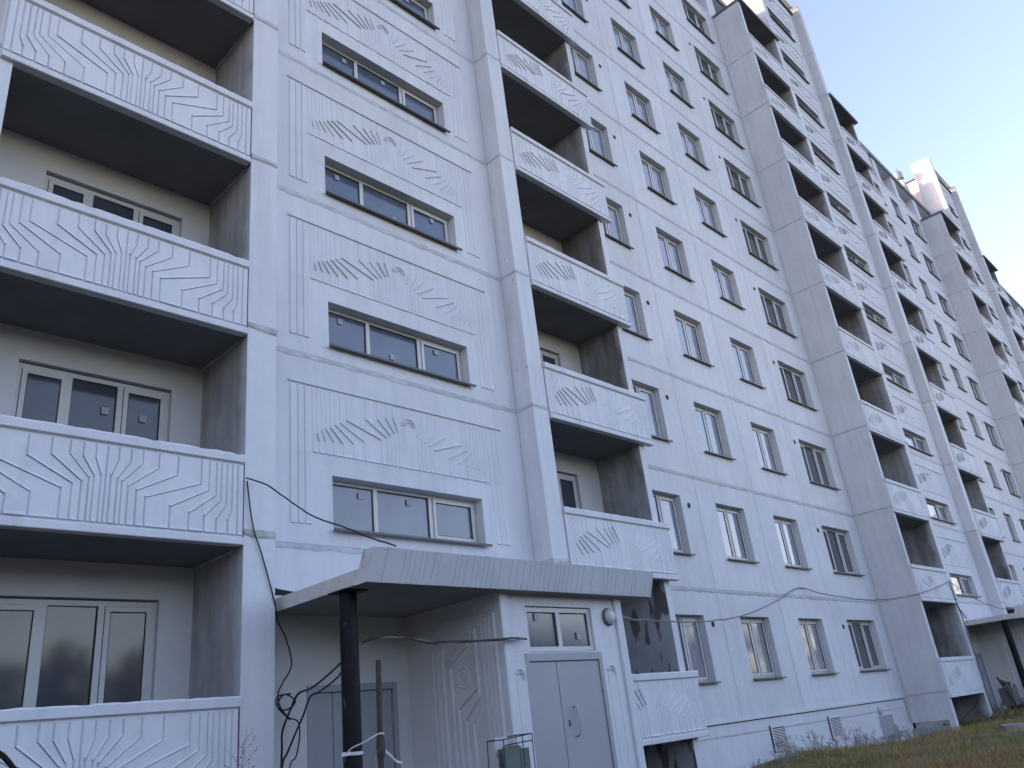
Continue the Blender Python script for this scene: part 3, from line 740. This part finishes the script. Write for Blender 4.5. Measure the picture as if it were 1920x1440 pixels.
    f.poly([A[1], B[1], B[2], A[2]], SLABE); f.poly([A[2], B[2], B[3], A[3]], SLABE); f.poly([A[3], B[3], B[0], A[0]], SOFF)
    f.build('fascia', can)
    p = MB(); px, py = X(5.42), 7.72
    p.tube([(px, py, -0.3), (px, py, 2.86), (px, py, 2.861), (px, py, 3.17)], [0.100, 0.100, 0.096, 0.096], BLACKM, 24)
    p.box(px-0.16, px+0.16, py-0.16, py+0.16, 3.165, 3.179, BLACKM)
    p.tube([(px, py, 2.85), (px, py, 2.872)], 0.104, BLACKM, 24)
    p.build('post', can, smooth=False)
    return can
entrance(0, True); entrance(PER, False)

# ---------------------------------------------------------------- plinth fittings
def grille(x):
    g = MB(); w_, h_ = 0.70, 0.52
    g.box(0, w_, 0, 0.004, 0, h_, DARK); t = 0.05
    g.box(0, t, -0.022, 0, 0, h_, GRILL); g.box(w_-t, w_, -0.022, 0, 0, h_, GRILL); g.box(t, w_-t, -0.022, 0, 0, 0.06, GRILL); g.box(t, w_-t, -0.022, 0, h_-0.02, h_, GRILL)
    n = 13
    for i in range(n):
        z = 0.07+(h_-0.10)*i/n; d = (h_-0.10)/n
        g.poly([(t, -0.018, z), (w_-t, -0.018, z), (w_-t, -0.006, z+d*0.42), (t, -0.006, z+d*0.42)], GRILL)
        g.poly([(t, -0.018, z), (t, -0.010, z-0.004), (w_-t, -0.010, z-0.004), (w_-t, -0.018, z)], GRILL)
    g.box(-0.045, 0, -0.010, 0, -0.02, h_+0.04, DARK)
    o = g.build('vent_grille', building); o.location = at(x, YW-0.002, 0.50)
for gx in (18.55, 21.62, 18.55+PER, 21.62+PER): grille(gx)
h = MB(); h.rbox(24.78, 25.72, YW-0.03, YW, -0.1, 0.86, DOOR, c=0.004); h.box(24.74, 25.76, YW-0.012, YW, -0.1, 0.89, GRILL)
h.box(25.80, 25.92, YW-0.02, YW+0.0, -0.1, 0.58, CONC); h.tube([(24.95, YW-0.05, 0.18), (24.93, YW-0.07, 0.12), (25.02, YW-0.06, 0.06)], 0.02, CABLE, 6)
part(h, 'basement_hatch')
j = MB(); n = 16; jx, jz = 24.95, 1.0
for (ra, ya), (rb, yb) in zip([(0.10, 0), (0.10, -.03), (.07, -.08), (0, -.10)], [(0.10, -.03), (.07, -.08), (0, -.10)]):
    for i in range(n):
        a0, a1 = 2*math.pi*i/n, 2*math.pi*(i+1)/n
        j.poly([(jx+ra*math.cos(a0), YW+ya, jz+ra*1.2*math.sin(a0)), (jx+ra*math.cos(a1), YW+ya, jz+ra*1.2*math.sin(a1)), (jx+rb*math.cos(a1), YW+yb, jz+rb*1.2*math.sin(a1)), (jx+rb*math.cos(a0), YW+yb, jz+rb*1.2*math.sin(a0))], SEAMW)
part(j, 'junction_box', smooth=True)
pp = MB(); pp.tube([(26.98, YW-0.03, 1.30), (26.98, YW-0.03, 1.02), (27.0, YW-0.03, 0.55)], 0.018, SEAM, 6); part(pp, 'drain_pipe')
# roof vent and its aerial wires by the second tower
rv = MB(); cx, cy = 55.35, 10.9
rv.box(cx-0.6, cx+0.5, cy-0.3, cy+0.8, ATT, 33.9, RETURN)
n = 16; prof = [(0.16, 33.9), (0.16, 34.25), (0.34, 34.35), (0.34, 34.85), (0.30, 34.9)]
for (ra, za), (rb, zb) in zip(prof, prof[1:]):
    for i in range(n):
        a0, a1 = 2*math.pi*i/n, 2*math.pi*(i+1)/n
        rv.poly([(cx+ra*math.cos(a0), cy+ra*math.sin(a0), za), (cx+ra*math.cos(a1), cy+ra*math.sin(a1), za), (cx+rb*math.cos(a1), cy+rb*math.sin(a1), zb), (cx+rb*math.cos(a0), cy+rb*math.sin(a0), zb)], METALR)
rv.disc((cx, cy, 34.9), 0.30, METALR, ax='z', n=16)
rv.tube([(cx-0.5, cy-0.2, 33.9), (cx-0.5, cy-0.2, 35.0)], 0.02, SILLM, 5)
for dz in (0, 0.35): rv.tube([(cx-0.5, cy-0.2, 34.9-dz), (56.3, cy+0.4, 35.6-dz)], 0.012, SILLM, 4)
part(rv, 'roof_vent')

# ---------------------------------------------------------------- cables
def cable(name, pts, r, m, label, k=5, wob=0.0, cat='cable'):
    P = spline(pts, k)
    if wob: P = [p+Vector((random.uniform(-wob, wob), random.uniform(-wob, wob), random.uniform(-wob, wob))) if 0 < i < len(P)-1 else p for i, p in enumerate(P)]
    b = MB(); b.tube(P, r, m, 6); o = b.build(name, smooth=True); tag(o, label, cat); return o
random.seed(3)
cable('cable', [(4.74, 8.79, 4.73), (4.82, 8.46, 4.56), (4.96, 8.16, 4.29), (5.09, 7.86, 4.04), (5.31, 7.55, 3.85), (5.45, 7.25, 3.67), (5.54, 6.97, 3.53)], 0.010, CABLE, 'thick black cable sloping from the corner pillar down to the top of the nearest canopy', wob=0.003)
cable('cable', [(4.75, 8.79, 4.69), (4.83, 8.78, 4.14), (4.96, 8.79, 3.8), (5.12, 8.80, 3.31), (5.22, 8.86, 3.04), (5.33, 8.88, 2.86), (5.43, 8.91, 2.56), (5.33, 8.94, 2.36), (5.29, 8.97, 2.25), (5.32, 9.0, 2.13), (5.37, 8.9, 1.98), (5.44, 8.8, 1.92), (5.4, 8.7, 1.76), (5.29, 8.6, 1.55), (5.15, 8.5, 1.45), (5.05, 8.5, 0.9), (5.0, 8.5, 0.0)], 0.009, CABLE, 'thin cable hanging down the corner pillar past the nearest canopy into a kink')
cable('cable_loop', [(5.41, 8.9, 2.23), (5.25, 8.9, 2.21), (5.22, 8.9, 2.13), (5.31, 8.9, 2.06), (5.41, 8.9, 2.08), (5.47, 8.9, 2.14), (5.41, 8.9, 2.2), (5.31, 8.9, 2.22), (5.26, 8.93, 2.10), (5.40, 8.9, 1.95)], 0.010, CABLE, 'small coiled loop of black cable hanging left of the grey service door')
cable('cable', [(5.39, 7.66, 2.51), (5.24, 7.83, 2.33), (5.09, 7.96, 2.2), (5.01, 8.09, 2.16), (4.99, 8.21, 2.02), (4.97, 8.34, 1.82), (5.04, 8.47, 1.67), (5.11, 8.6, 1.46), (5.08, 8.6, 0.8), (5.0, 8.5, 0.0)], 0.012, CABLE, 'upper of two black cables drooping left from the black canopy post')
cable('cable', [(5.4, 7.66, 2.49), (5.35, 7.83, 2.30), (5.18, 7.94, 2.16), (5.13, 8.05, 2.12), (5.12, 8.17, 1.95), (5.09, 8.28, 1.78), (5.06, 8.39, 1.6), (5.06, 8.5, 1.46), (5.02, 8.5, 0.9), (5.05, 8.4, 0.0)], 0.011, CABLE, 'lower of two black cables drooping left from the black canopy post')
cable('cable', [(5.53, 7.66, 2.61), (5.63, 7.56, 2.65), (5.89, 7.52, 2.66), (6.09, 7.48, 2.63), (6.28, 7.44, 2.58), (6.49, 7.41, 2.58), (6.71, 7.37, 2.58), (7.01, 7.33, 2.58), (7.34, 7.27, 2.59), (7.55, 7.26, 2.60), (7.80, 7.30, 2.59)], 0.012, CABLE, 'black cable running straight from the canopy post to the entrance door frame')
cable('cable', [(5.52, 7.66, 2.60), (5.72, 7.54, 2.65), (6.02, 7.5, 2.64), (6.3, 7.46, 2.6), (6.54, 7.42, 2.53), (6.8, 7.37, 2.57), (7.11, 7.33, 2.58), (7.48, 7.26, 2.57), (7.80, 7.30, 2.60)], 0.010, CABLEG, 'grey taped cable sagging below the black one between canopy post and door frame')
cable('overhead_cable', [(9.93, 7.4, 2.95), (11.41, 8.3, 3.06), (12.46, 8.5, 3.07), (13.8, 8.7, 3.1), (15.28, 9.0, 3.19), (17.21, 9.3, 3.4), (19.55, 9.7, 3.82), (21.72, 10.04, 4.31), (22.53, 9.8, 4.14), (23.87, 9.5, 3.99), (24.87, 9.3, 3.94), (26.19, 8.9, 3.99), (28.02, 8.72, 4.23), (30.36, 8.70, 4.62)], 0.014, CABLEG, 'long thin cable strung across the facade above the ground floor windows', k=8, wob=0.008)
cable('cable', [(30.42, 8.79, 4.66), (30.37, 8.75, 4.35), (30.5, 8.78, 4.09), (30.51, 8.78, 3.83), (30.8, 8.78, 3.57), (30.95, 8.76, 3.4)], 0.02, CABLEG, 'grey cable bundle hanging down the far balcony pillar to the far canopy', wob=0.01)
cable('cable', [(30.53, 8.79, 4.63), (30.42, 8.76, 4.23), (30.46, 8.76, 3.91), (30.50, 8.74, 3.39), (30.6, 8.76, 2.88), (30.62, 8.76, 2.06), (30.66, 8.78, 1.0), (30.66, 8.76, 0.2)], 0.014, CABLE, 'black cable running down the full height of the far balcony pillar', wob=0.006)
cable('cable', [(30.6, 8.79, 4.60), (31.34, 8.62, 4.25), (32.02, 8.5, 3.98), (33.02, 8.4, 3.8), (34.17, 8.3, 3.7), (35.63, 8.2, 3.77), (36.57, 8.2, 3.93)], 0.014, CABLEG, 'sagging cable passing in front of the far stairwell towards the far canopy')
cable('cable', [(1.7, 7.45, 2.0), (1.98, 7.6, 1.87), (2.12, 7.68, 1.81), (2.19, 7.75, 1.77), (2.27, 7.82, 1.70), (2.38, 7.9, 1.58), (2.5, 7.9, 0.9), (2.5, 7.8, 0.0)], 0.022, CABLE, 'thick black cable hose in front of the lowest left balcony')
cable('cable', [(30.73, 9.0, 1.08), (30.11, 9.0, 0.82), (29.26, 9.0, 0.63), (28.36, 9.0, 0.5), (27.82, 9.0, 0.46)], 0.016, CABLE, 'black cable curving across the open space under the far balcony')

# ---------------------------------------------------------------- loose things by the entrance
p = empty('steel_pole', (5.20, 6.95, 0)); tag(p, 'thin rusty steel pole tied to the black canopy post with white tape', 'pole')
b = MB(); b.tube([(0, 0, 0), (0.0, 0, 1.55), (0.02, 0, 2.34)], 0.028, RUST, 12); b.build('pole', p)
b = MB(); b.tube([(0.004, 0, 1.44), (0.004, 0, 1.50), (0.006, 0, 1.60), (0.006, 0, 1.64)], [0.034, 0.046, 0.042, 0.036], RUST, 10); b.build('clamp', p)
def ribbon(pts, w_, name, parent):
    P = spline(pts, 4); b = MB(); prev = None
    for i, q in enumerate(P):
        t = math.sin(i*0.9)*0.5; d = Vector((0.2*t, 0, 1)).normalized()*w_/2
        ring = (q-d, q+d)
        if prev: b.poly([prev[0], ring[0], ring[1], prev[1]], TAPE)
        prev = ring
    return b.build(name, parent)
ribbon([(0.03, -0.03, 1.655), (0.0, -0.045, 1.66), (-0.045, -0.02, 1.655), (-0.12, 0.1, 1.60), (-0.16, 0.3, 1.54), (-0.13, 0.4, 1.40), (-0.10, 0.3, 1.1), (-0.05, 0.1, 0.7)], 0.014, 'tape_strip', p)
ribbon([(0.045, -0.02, 1.50), (0.10, -0.02, 1.46), (0.17, -0.02, 1.40), (0.24, -0.02, 1.38)], 0.022, 'tape_strip', p)
ribbon([(-0.04, 0.0, 1.52), (-0.045, 0.03, 1.42), (-0.04, 0.03, 1.34), (-0.06, 0.03, 1.2)], 0.016, 'tape_strip', p)
# band of tape round the post
b = MB(); pts = [(5.42+0.110*math.cos(a), 7.72+0.110*math.sin(a), 1.52+0.01*math.sin(a)) for a in [2*math.pi*i/16 for i in range(17)]]
for q, q2 in zip(pts, pts[1:]): b.poly([(q[0], q[1], q[2]-.016), (q2[0], q2[1], q2[2]-.016), (q2[0], q2[1], q2[2]+.016), (q[0], q[1], q[2]+.016)], TAPE)
b.poly([(5.33, 7.62, 1.50), (5.20, 7.60, 1.495), (5.20, 7.60, 1.528), (5.33, 7.62, 1.535)], TAPE)
tag(b.build('tape_band'), 'band of white tape wrapped round the black canopy post', 'tape')
# crate of glass leaning by the vestibule
g = empty('glass_crate', (7.02, 7.0, 0)); tag(g, 'upright glass sheets in a thin black wire frame beside the entrance', 'glass sheets')
GL = mat('green_sheet_glass', (0.13, 0.16, 0.155), 0.08, ior=1.5)
b = MB()
T = lambda x, y, z: (x*(0.22+0.10*(1-z/1.48))/0.30+0.0, y, z)
for (a, c_) in (((-.24, -.10, 0), (-.20, -.10, 1.47)), ((.24, -.10, 0), (.26, -.10, 1.50)), ((-.24, .16, 0), (-.20, .16, 1.47)), ((.24, .16, 0), (.26, .16, 1.50)),
                ((-.20, -.10, 1.47), (.26, -.10, 1.50)), ((-.20, .16, 1.47), (.26, .16, 1.50)), ((-.20, -.10, 1.47), (-.20, .16, 1.47)), ((.26, -.10, 1.50), (.26, .16, 1.50)),
                ((-.20, -.10, 1.41), (.26, -.10, 1.43)), ((.08, -.10, 0), (.10, -.10, 1.49))):
    b.tube([a, c_], 0.006, CABLE, 6)
b.build('frame', g)
b = MB(); b.box(-0.19, 0.07, -0.07, -0.063, 0.02, 1.40, GL); b.box(0.10, 0.24, -0.05, -0.043, 0.02, 1.36, GL); b.box(-0.15, 0.22, 0.05, 0.057, 0.02, 1.38, GL); b.build('glass_sheet', g)
b = MB(); b.box(-0.14, 0.06, 0.10, 0.106, 1.30, 1.50, SEAMW); b.build('cardboard', g)

# ---------------------------------------------------------------- ground
def gz(x, y):
    b_ = 0.0
    t = max(0, min(1, (x-10)/8)); b_ += 0.20*t
    b_ += 0.16*math.exp(-((x-18.5)/2.5)**2-((y-9.6)/1.6)**2)
    b_ += 0.30*math.exp(-((x-32.0)/2.2)**2-((y-8.3)/1.5)**2)
    b_ -= 0.12*math.exp(-((x-26)/1.6)**2-((y-9.8)/0.9)**2)
    b_ += 0.12*math.exp(-((x-24)/5)**2-((y-6)/2)**2)
    b_ += 0.03*math.sin(x*1.7+y)*math.sin(y*1.3-x*0.4)*t
    if y > 12: b_ *= 0.2
    return b_
GRND = mat('soil_and_dry_grass', (0.15, 0.12, 0.065), 0.95, 0.5, 1.2, 1.0, 30, dark=(0.040, 0.045, 0.018), dscale=0.8, dth=(0.42, 0.6))
b = MB()
def grid(x0, x1, y0, y1, nx, ny):
    for i in range(nx):
        for j_ in range(ny):
            xa, xb_ = x0+(x1-x0)*i/nx, x0+(x1-x0)*(i+1)/nx; ya, yb_ = y0+(y1-y0)*j_/ny, y0+(y1-y0)*(j_+1)/ny
            b.poly([(xa, ya, gz(xa, ya)), (xb_, ya, gz(xb_, ya)), (xb_, yb_, gz(xb_, yb_)), (xa, yb_, gz(xa, yb_))], GRND)
grid(-10, 60, -8, 12, 140, 40)
for q in ((-1500, -10, -1500, 1500), (60, 1500, -1500, 1500), (-10, 60, -1500, -8), (-10, 60, 12, 1500)):
    z = 0.0
    b.poly([(q[0], q[2], z), (q[1], q[2], z), (q[1], q[3], z), (q[0], q[3], z)], GRND)
tag(b.build('ground', smooth=True), kind='structure')

# grass: many thin blades, thickest in the corner the picture shows
import numpy as np
rng = np.random.default_rng(4)
def grass_material(name, c1, c2, c3):
    m = bpy.data.materials.new(name); m.use_nodes = True; t = m.node_tree; N = t.nodes; b_ = N['Principled BSDF']; b_.inputs['Roughness'].default_value = 0.8
    tc = N.new('ShaderNodeTexCoord'); n = N.new('ShaderNodeTexNoise'); n.inputs['Scale'].default_value = 0.9; n.inputs['Detail'].default_value = 6
    t.links.new(tc.outputs['Object'], n.inputs['Vector'])
    cr = N.new('ShaderNodeValToRGB'); cr.color_ramp.elements[0].position = 0.36; cr.color_ramp.elements[0].color = (*c1, 1)
    cr.color_ramp.elements[1].position = 0.64; cr.color_ramp.elements[1].color = (*c3, 1); e = cr.color_ramp.elements.new(0.5); e.color = (*c2, 1)
    t.links.new(n.outputs['Fac'], cr.inputs[0]); t.links.new(cr.outputs[0], b_.inputs['Base Color']); return m
GR1 = grass_material('mixed_grass', (0.19, 0.18, 0.045), (0.27, 0.21, 0.075), (0.30, 0.17, 0.08))
GR2 = mat('straw', (0.30, 0.25, 0.15), 0.8)
def blades(n, region, hmin, hmax, wdt, lean):
    x0, x1, y0, y1 = region; V = []; Fc = []; 
    xs = rng.uniform(x0, x1, n); ys = rng.uniform(y0, y1, n)
    for x, y in zip(xs, ys):
        d = math.sin(x*1.3+1.7*math.sin(y*0.9))*math.sin(y*1.1+0.5*x)
        if rng.random() > 0.75+0.35*d: continue
        hgt = (hmin+(hmax-hmin)*rng.random()**2)*(0.8+0.35*d); a = rng.uniform(0, 6.28); la = rng.uniform(0, 6.28); l = lean*hgt*rng.random()
        z = gz(x, y)-0.01; dx, dy = math.cos(a)*wdt/2, math.sin(a)*wdt/2; lx, ly = math.cos(la)*l, math.sin(la)*l; i = len(V)
        V += [(x-dx, y-dy, z), (x+dx, y+dy, z), (x+dx*.8+lx*.3, y+dy*.8+ly*.3, z+hgt*.6), (x-dx*.8+lx*.3, y-dy*.8+ly*.3, z+hgt*.6), (x+lx, y+ly, z+hgt*(1-0.25*l/hgt))]
        Fc += [(i, i+1, i+2, i+3), (i+3, i+2, i+4)]
    return V, Fc
def stuff_mesh(name, sets, m):
    V = []; Fc = []
    for v, f in sets:
        o_ = len(V); V += v; Fc += [tuple(k+o_ for k in q) for q in f]
    me = bpy.data.meshes.new(name); me.from_pydata(V, [], Fc); me.materials.append(m); o = bpy.data.objects.new(name, me); COL.objects.link(o); return o
g1 = stuff_mesh('grass', [blades(26000, (13, 24, 3.2, 10.0), 0.05, 0.22, 0.012, 0.9), blades(26000, (24, 44, 2.5, 9.9), 0.07, 0.26, 0.02, 0.9), blades(7000, (12, 18, 2.5, 6), 0.05, 0.14, 0.010, 1.0)], GR1)
tag(g1, kind='stuff')
g2 = stuff_mesh('dry_straw', [blades(2600, (14, 30, 3.2, 9.9), 0.06, 0.25, 0.007, 1.6), blades(1500, (28, 44, 3, 9.6), 0.08, 0.30, 0.012, 1.4)], GR2)
tag(g2, kind='stuff')

# ---------------------------------------------------------------- weeds
STEM = mat('dry_stem', (0.16, 0.12, 0.09), 0.9); SEED = mat('dry_seed_heads', (0.035, 0.028, 0.026), 0.9); PALE = mat('pale_dry_stem', (0.34, 0.31, 0.29), 0.9, 0.3, 8)
def weed(name, loc, hgt, spread, nst, seed, label, group=None, m=STEM, m2=SEED, leaf=0.012, dens=1.0):
    rnd = random.Random(seed); r = empty(name, loc); tag(r, label, 'weed', group); st = MB(); lf = MB()
    for i in range(nst):
        a = rnd.uniform(0, 6.28); hh = hgt*rnd.uniform(0.6, 1); tx, ty = math.cos(a)*spread*rnd.random(), math.sin(a)*spread*rnd.random()
        main = spline([(0.03*math.cos(a), 0.03*math.sin(a), -0.02), (tx*.3, ty*.3, hh*.4), (tx*.7, ty*.7, hh*.75), (tx, ty, hh)], 4)
        st.tube(main, [0.004*(1-0.7*k/len(main)) for k in range(len(main))], m, 4)
        for q in range(int(9*dens)):
            t = rnd.uniform(0.45, 1); p0 = main[min(int(t*(len(main)-1)), len(main)-1)]; b2 = rnd.uniform(0, 6.28); l = hgt*rnd.uniform(0.05, 0.14)
            e = p0+Vector((math.cos(b2)*l*.7, math.sin(b2)*l*.7, l*0.8)); st.tube([p0, e], 0.0015, m, 3, cap=False)
            for w_ in range(5):
                c = p0.lerp(e, rnd.uniform(0.4, 1.05))+Vector((rnd.uniform(-1, 1), rnd.uniform(-1, 1), rnd.uniform(-1, 1)))*leaf
                d1 = Vector((rnd.uniform(-1, 1), rnd.uniform(-1, 1), rnd.uniform(-1, 1))).normalized()*leaf*rnd.uniform(.6, 1.3); d2 = d1.orthogonal().normalized()*leaf*0.35
                lf.poly([c-d1, c-d2, c+d1, c+d2], m2)
    st.build('stems', r); lf.build('seed_heads', r); return r
weed('dry_weed', (3.93, 7.5, 0), 1.84, 0.24, 9, 1, 'tall dry weed with dark seed heads in front of the lowest left balcony', leaf=0.013, dens=1.2)
G = 'pale dry weeds along the foot of the wall'
rw = random.Random(9)
for i in range(26):
    wx = 16.6+i*0.36+rw.uniform(-.15, .15)
    weed('wall_weed', (wx, 9.6+rw.uniform(-.4, .3), gz(wx, 9.6)-0.02), rw.uniform(0.22, 0.62), 0.30, 8, 20+i, 'pale dry weed in the tangled row along the foot of the white plinth', G, m=PALE, m2=PALE, leaf=0.014, dens=0.8)

# ---------------------------------------------------------------- rubble and slab by the far entrance
rr = random.Random(6)
def rock(mb, c, s, m):
    import bmesh
    bm = bmesh.new(); bmesh.ops.create_icosphere(bm, subdivisions=2, radius=1)
    sx, sy, sz = s*rr.uniform(.7, 1.3), s*rr.uniform(.7, 1.2), s*rr.uniform(.5, .9); ph = [rr.uniform(0, 6) for _ in range(3)]
    vs = [Vector((v.co.x*sx, v.co.y*sy, v.co.z*sz))*(1+0.25*math.sin(3*v.co.x+ph[0])*math.sin(2.5*v.co.y+ph[1])+0.1*math.sin(7*v.co.z+ph[2])) for v in bm.verts]
    for f in bm.faces: mb.poly([Vector(c)+vs[v.index] for v in f.verts], m)
    bm.free()
RUB = mat('rubble', (0.24, 0.22, 0.20), 0.9, 0.4, 5, 0.6, 20, dark=(0.30, 0.28, 0.27), dscale=3)
pile = empty('rubbish_heap', (31.6, 8.3, 0.4)); tag(pile, 'heap of broken boards, rubble and dark scrap at the far entrance', 'rubbish heap')
b = MB()
for i in range(16): rock(b, (rr.uniform(-.6, 1.6), rr.uniform(-.5, .5), rr.uniform(0, .35)), rr.uniform(.08, .22), RUB)
b.build('rubble', pile)
b = MB()
for a, c_ in (((-.5, -.2, 0), (-.75, .1, 1.1)), ((-.3, 0, .1), (.4, .1, .9)), ((-.7, 0, .9), (.3, 0, .55)), ((0, -.2, 0), (.5, 0, .8)), ((-.6, .1, 1.0), (-.1, 0, .85)), ((.2, -.3, .1), (1.1, -.1, .5))):
    b.tube([a, c_], 0.035, RUST, 4)
b.build('board', pile)
b = MB(); b.box(-.5, .2, -.15, .25, .2, .75, SILLM); b.build('scrap', pile)
b = MB()
random.seed(12)
top = []; N_ = 14
for i in range(N_):
    a = 2*math.pi*i/N_; rr_ = 1+random.uniform(-.18, .18); top.append((1.5*rr_*math.cos(a), 0.55*rr_*math.sin(a)))
b.poly([(x, y, 0.16+0.02*math.sin(x*4)) for x, y in top], RUB)
for i in range(N_):
    j_ = (i+1) % N_; b.poly([(top[i][0]*1.05, top[i][1]*1.05, -0.1), (top[j_][0]*1.05, top[j_][1]*1.05, -0.1), (top[j_][0], top[j_][1], 0.16+0.02*math.sin(top[j_][0]*4)), (top[i][0], top[i][1], 0.16+0.02*math.sin(top[i][0]*4))], RUB)
o = b.build('concrete_slab'); o.scale = (0.34, 0.5, 0.6); o.location = (23.3, 6.35, gz(23.3, 6.35)+0.05); tag(o, 'pale broken concrete slab lying in the grass before the far entrance', 'concrete slab')

# remove prototypes that no window used
for p_ in protos:
    if p_ not in used:
        for c in list(p_.children): bpy.data.objects.remove(c)
        bpy.data.objects.remove(p_)

# ---------------------------------------------------------------- far-off wood of unseen trees, shaped to block low sky light and fill reflections
WOOD = mat('wood_foliage', (0.08, 0.085, 0.06), 0.9, 0.4, 0.3)
rw = random.Random(31); b = MB()
def clump(c, r_, n_):
    for _ in range(n_):
        d = Vector((rw.gauss(0, 1), rw.gauss(0, 1), rw.gauss(0, 0.8))).normalized()*r_*rw.random()**.4; q = Vector(c)+d
        a = Vector((rw.gauss(0, 1), rw.gauss(0, 1), rw.gauss(0, 1))).normalized()*rw.uniform(.35, .8); e = a.orthogonal().normalized()*rw.uniform(.25, .55)
        b.poly([q-a, q-e, q+a, q+e], WOOD)
for i in range(330):
    az = rw.uniform(-112, 85)
    if 66 < az < 81 and rw.random() < 0.72: continue  # ring thinned here so low sky still shows in ground floor windows
    az = R(az); D_ = rw.uniform(52, 78)           # azimuth from -Y, negative towards -X
    x, y = 5+D_*math.sin(az), -D_*math.cos(az); h_ = rw.uniform(7, 12.5)
    b.tube([(x, y, 0), (x, y, h_*.6)], 0.2, WOOD, 5)
    for k in range(4): clump((x+rw.gauss(0, 1.6), y+rw.gauss(0, 1.6), h_*(.18+.24*k)), 2.8-0.35*k, 34)
o = b.build('horizon_screen_wood'); tag(o, kind='stuff')
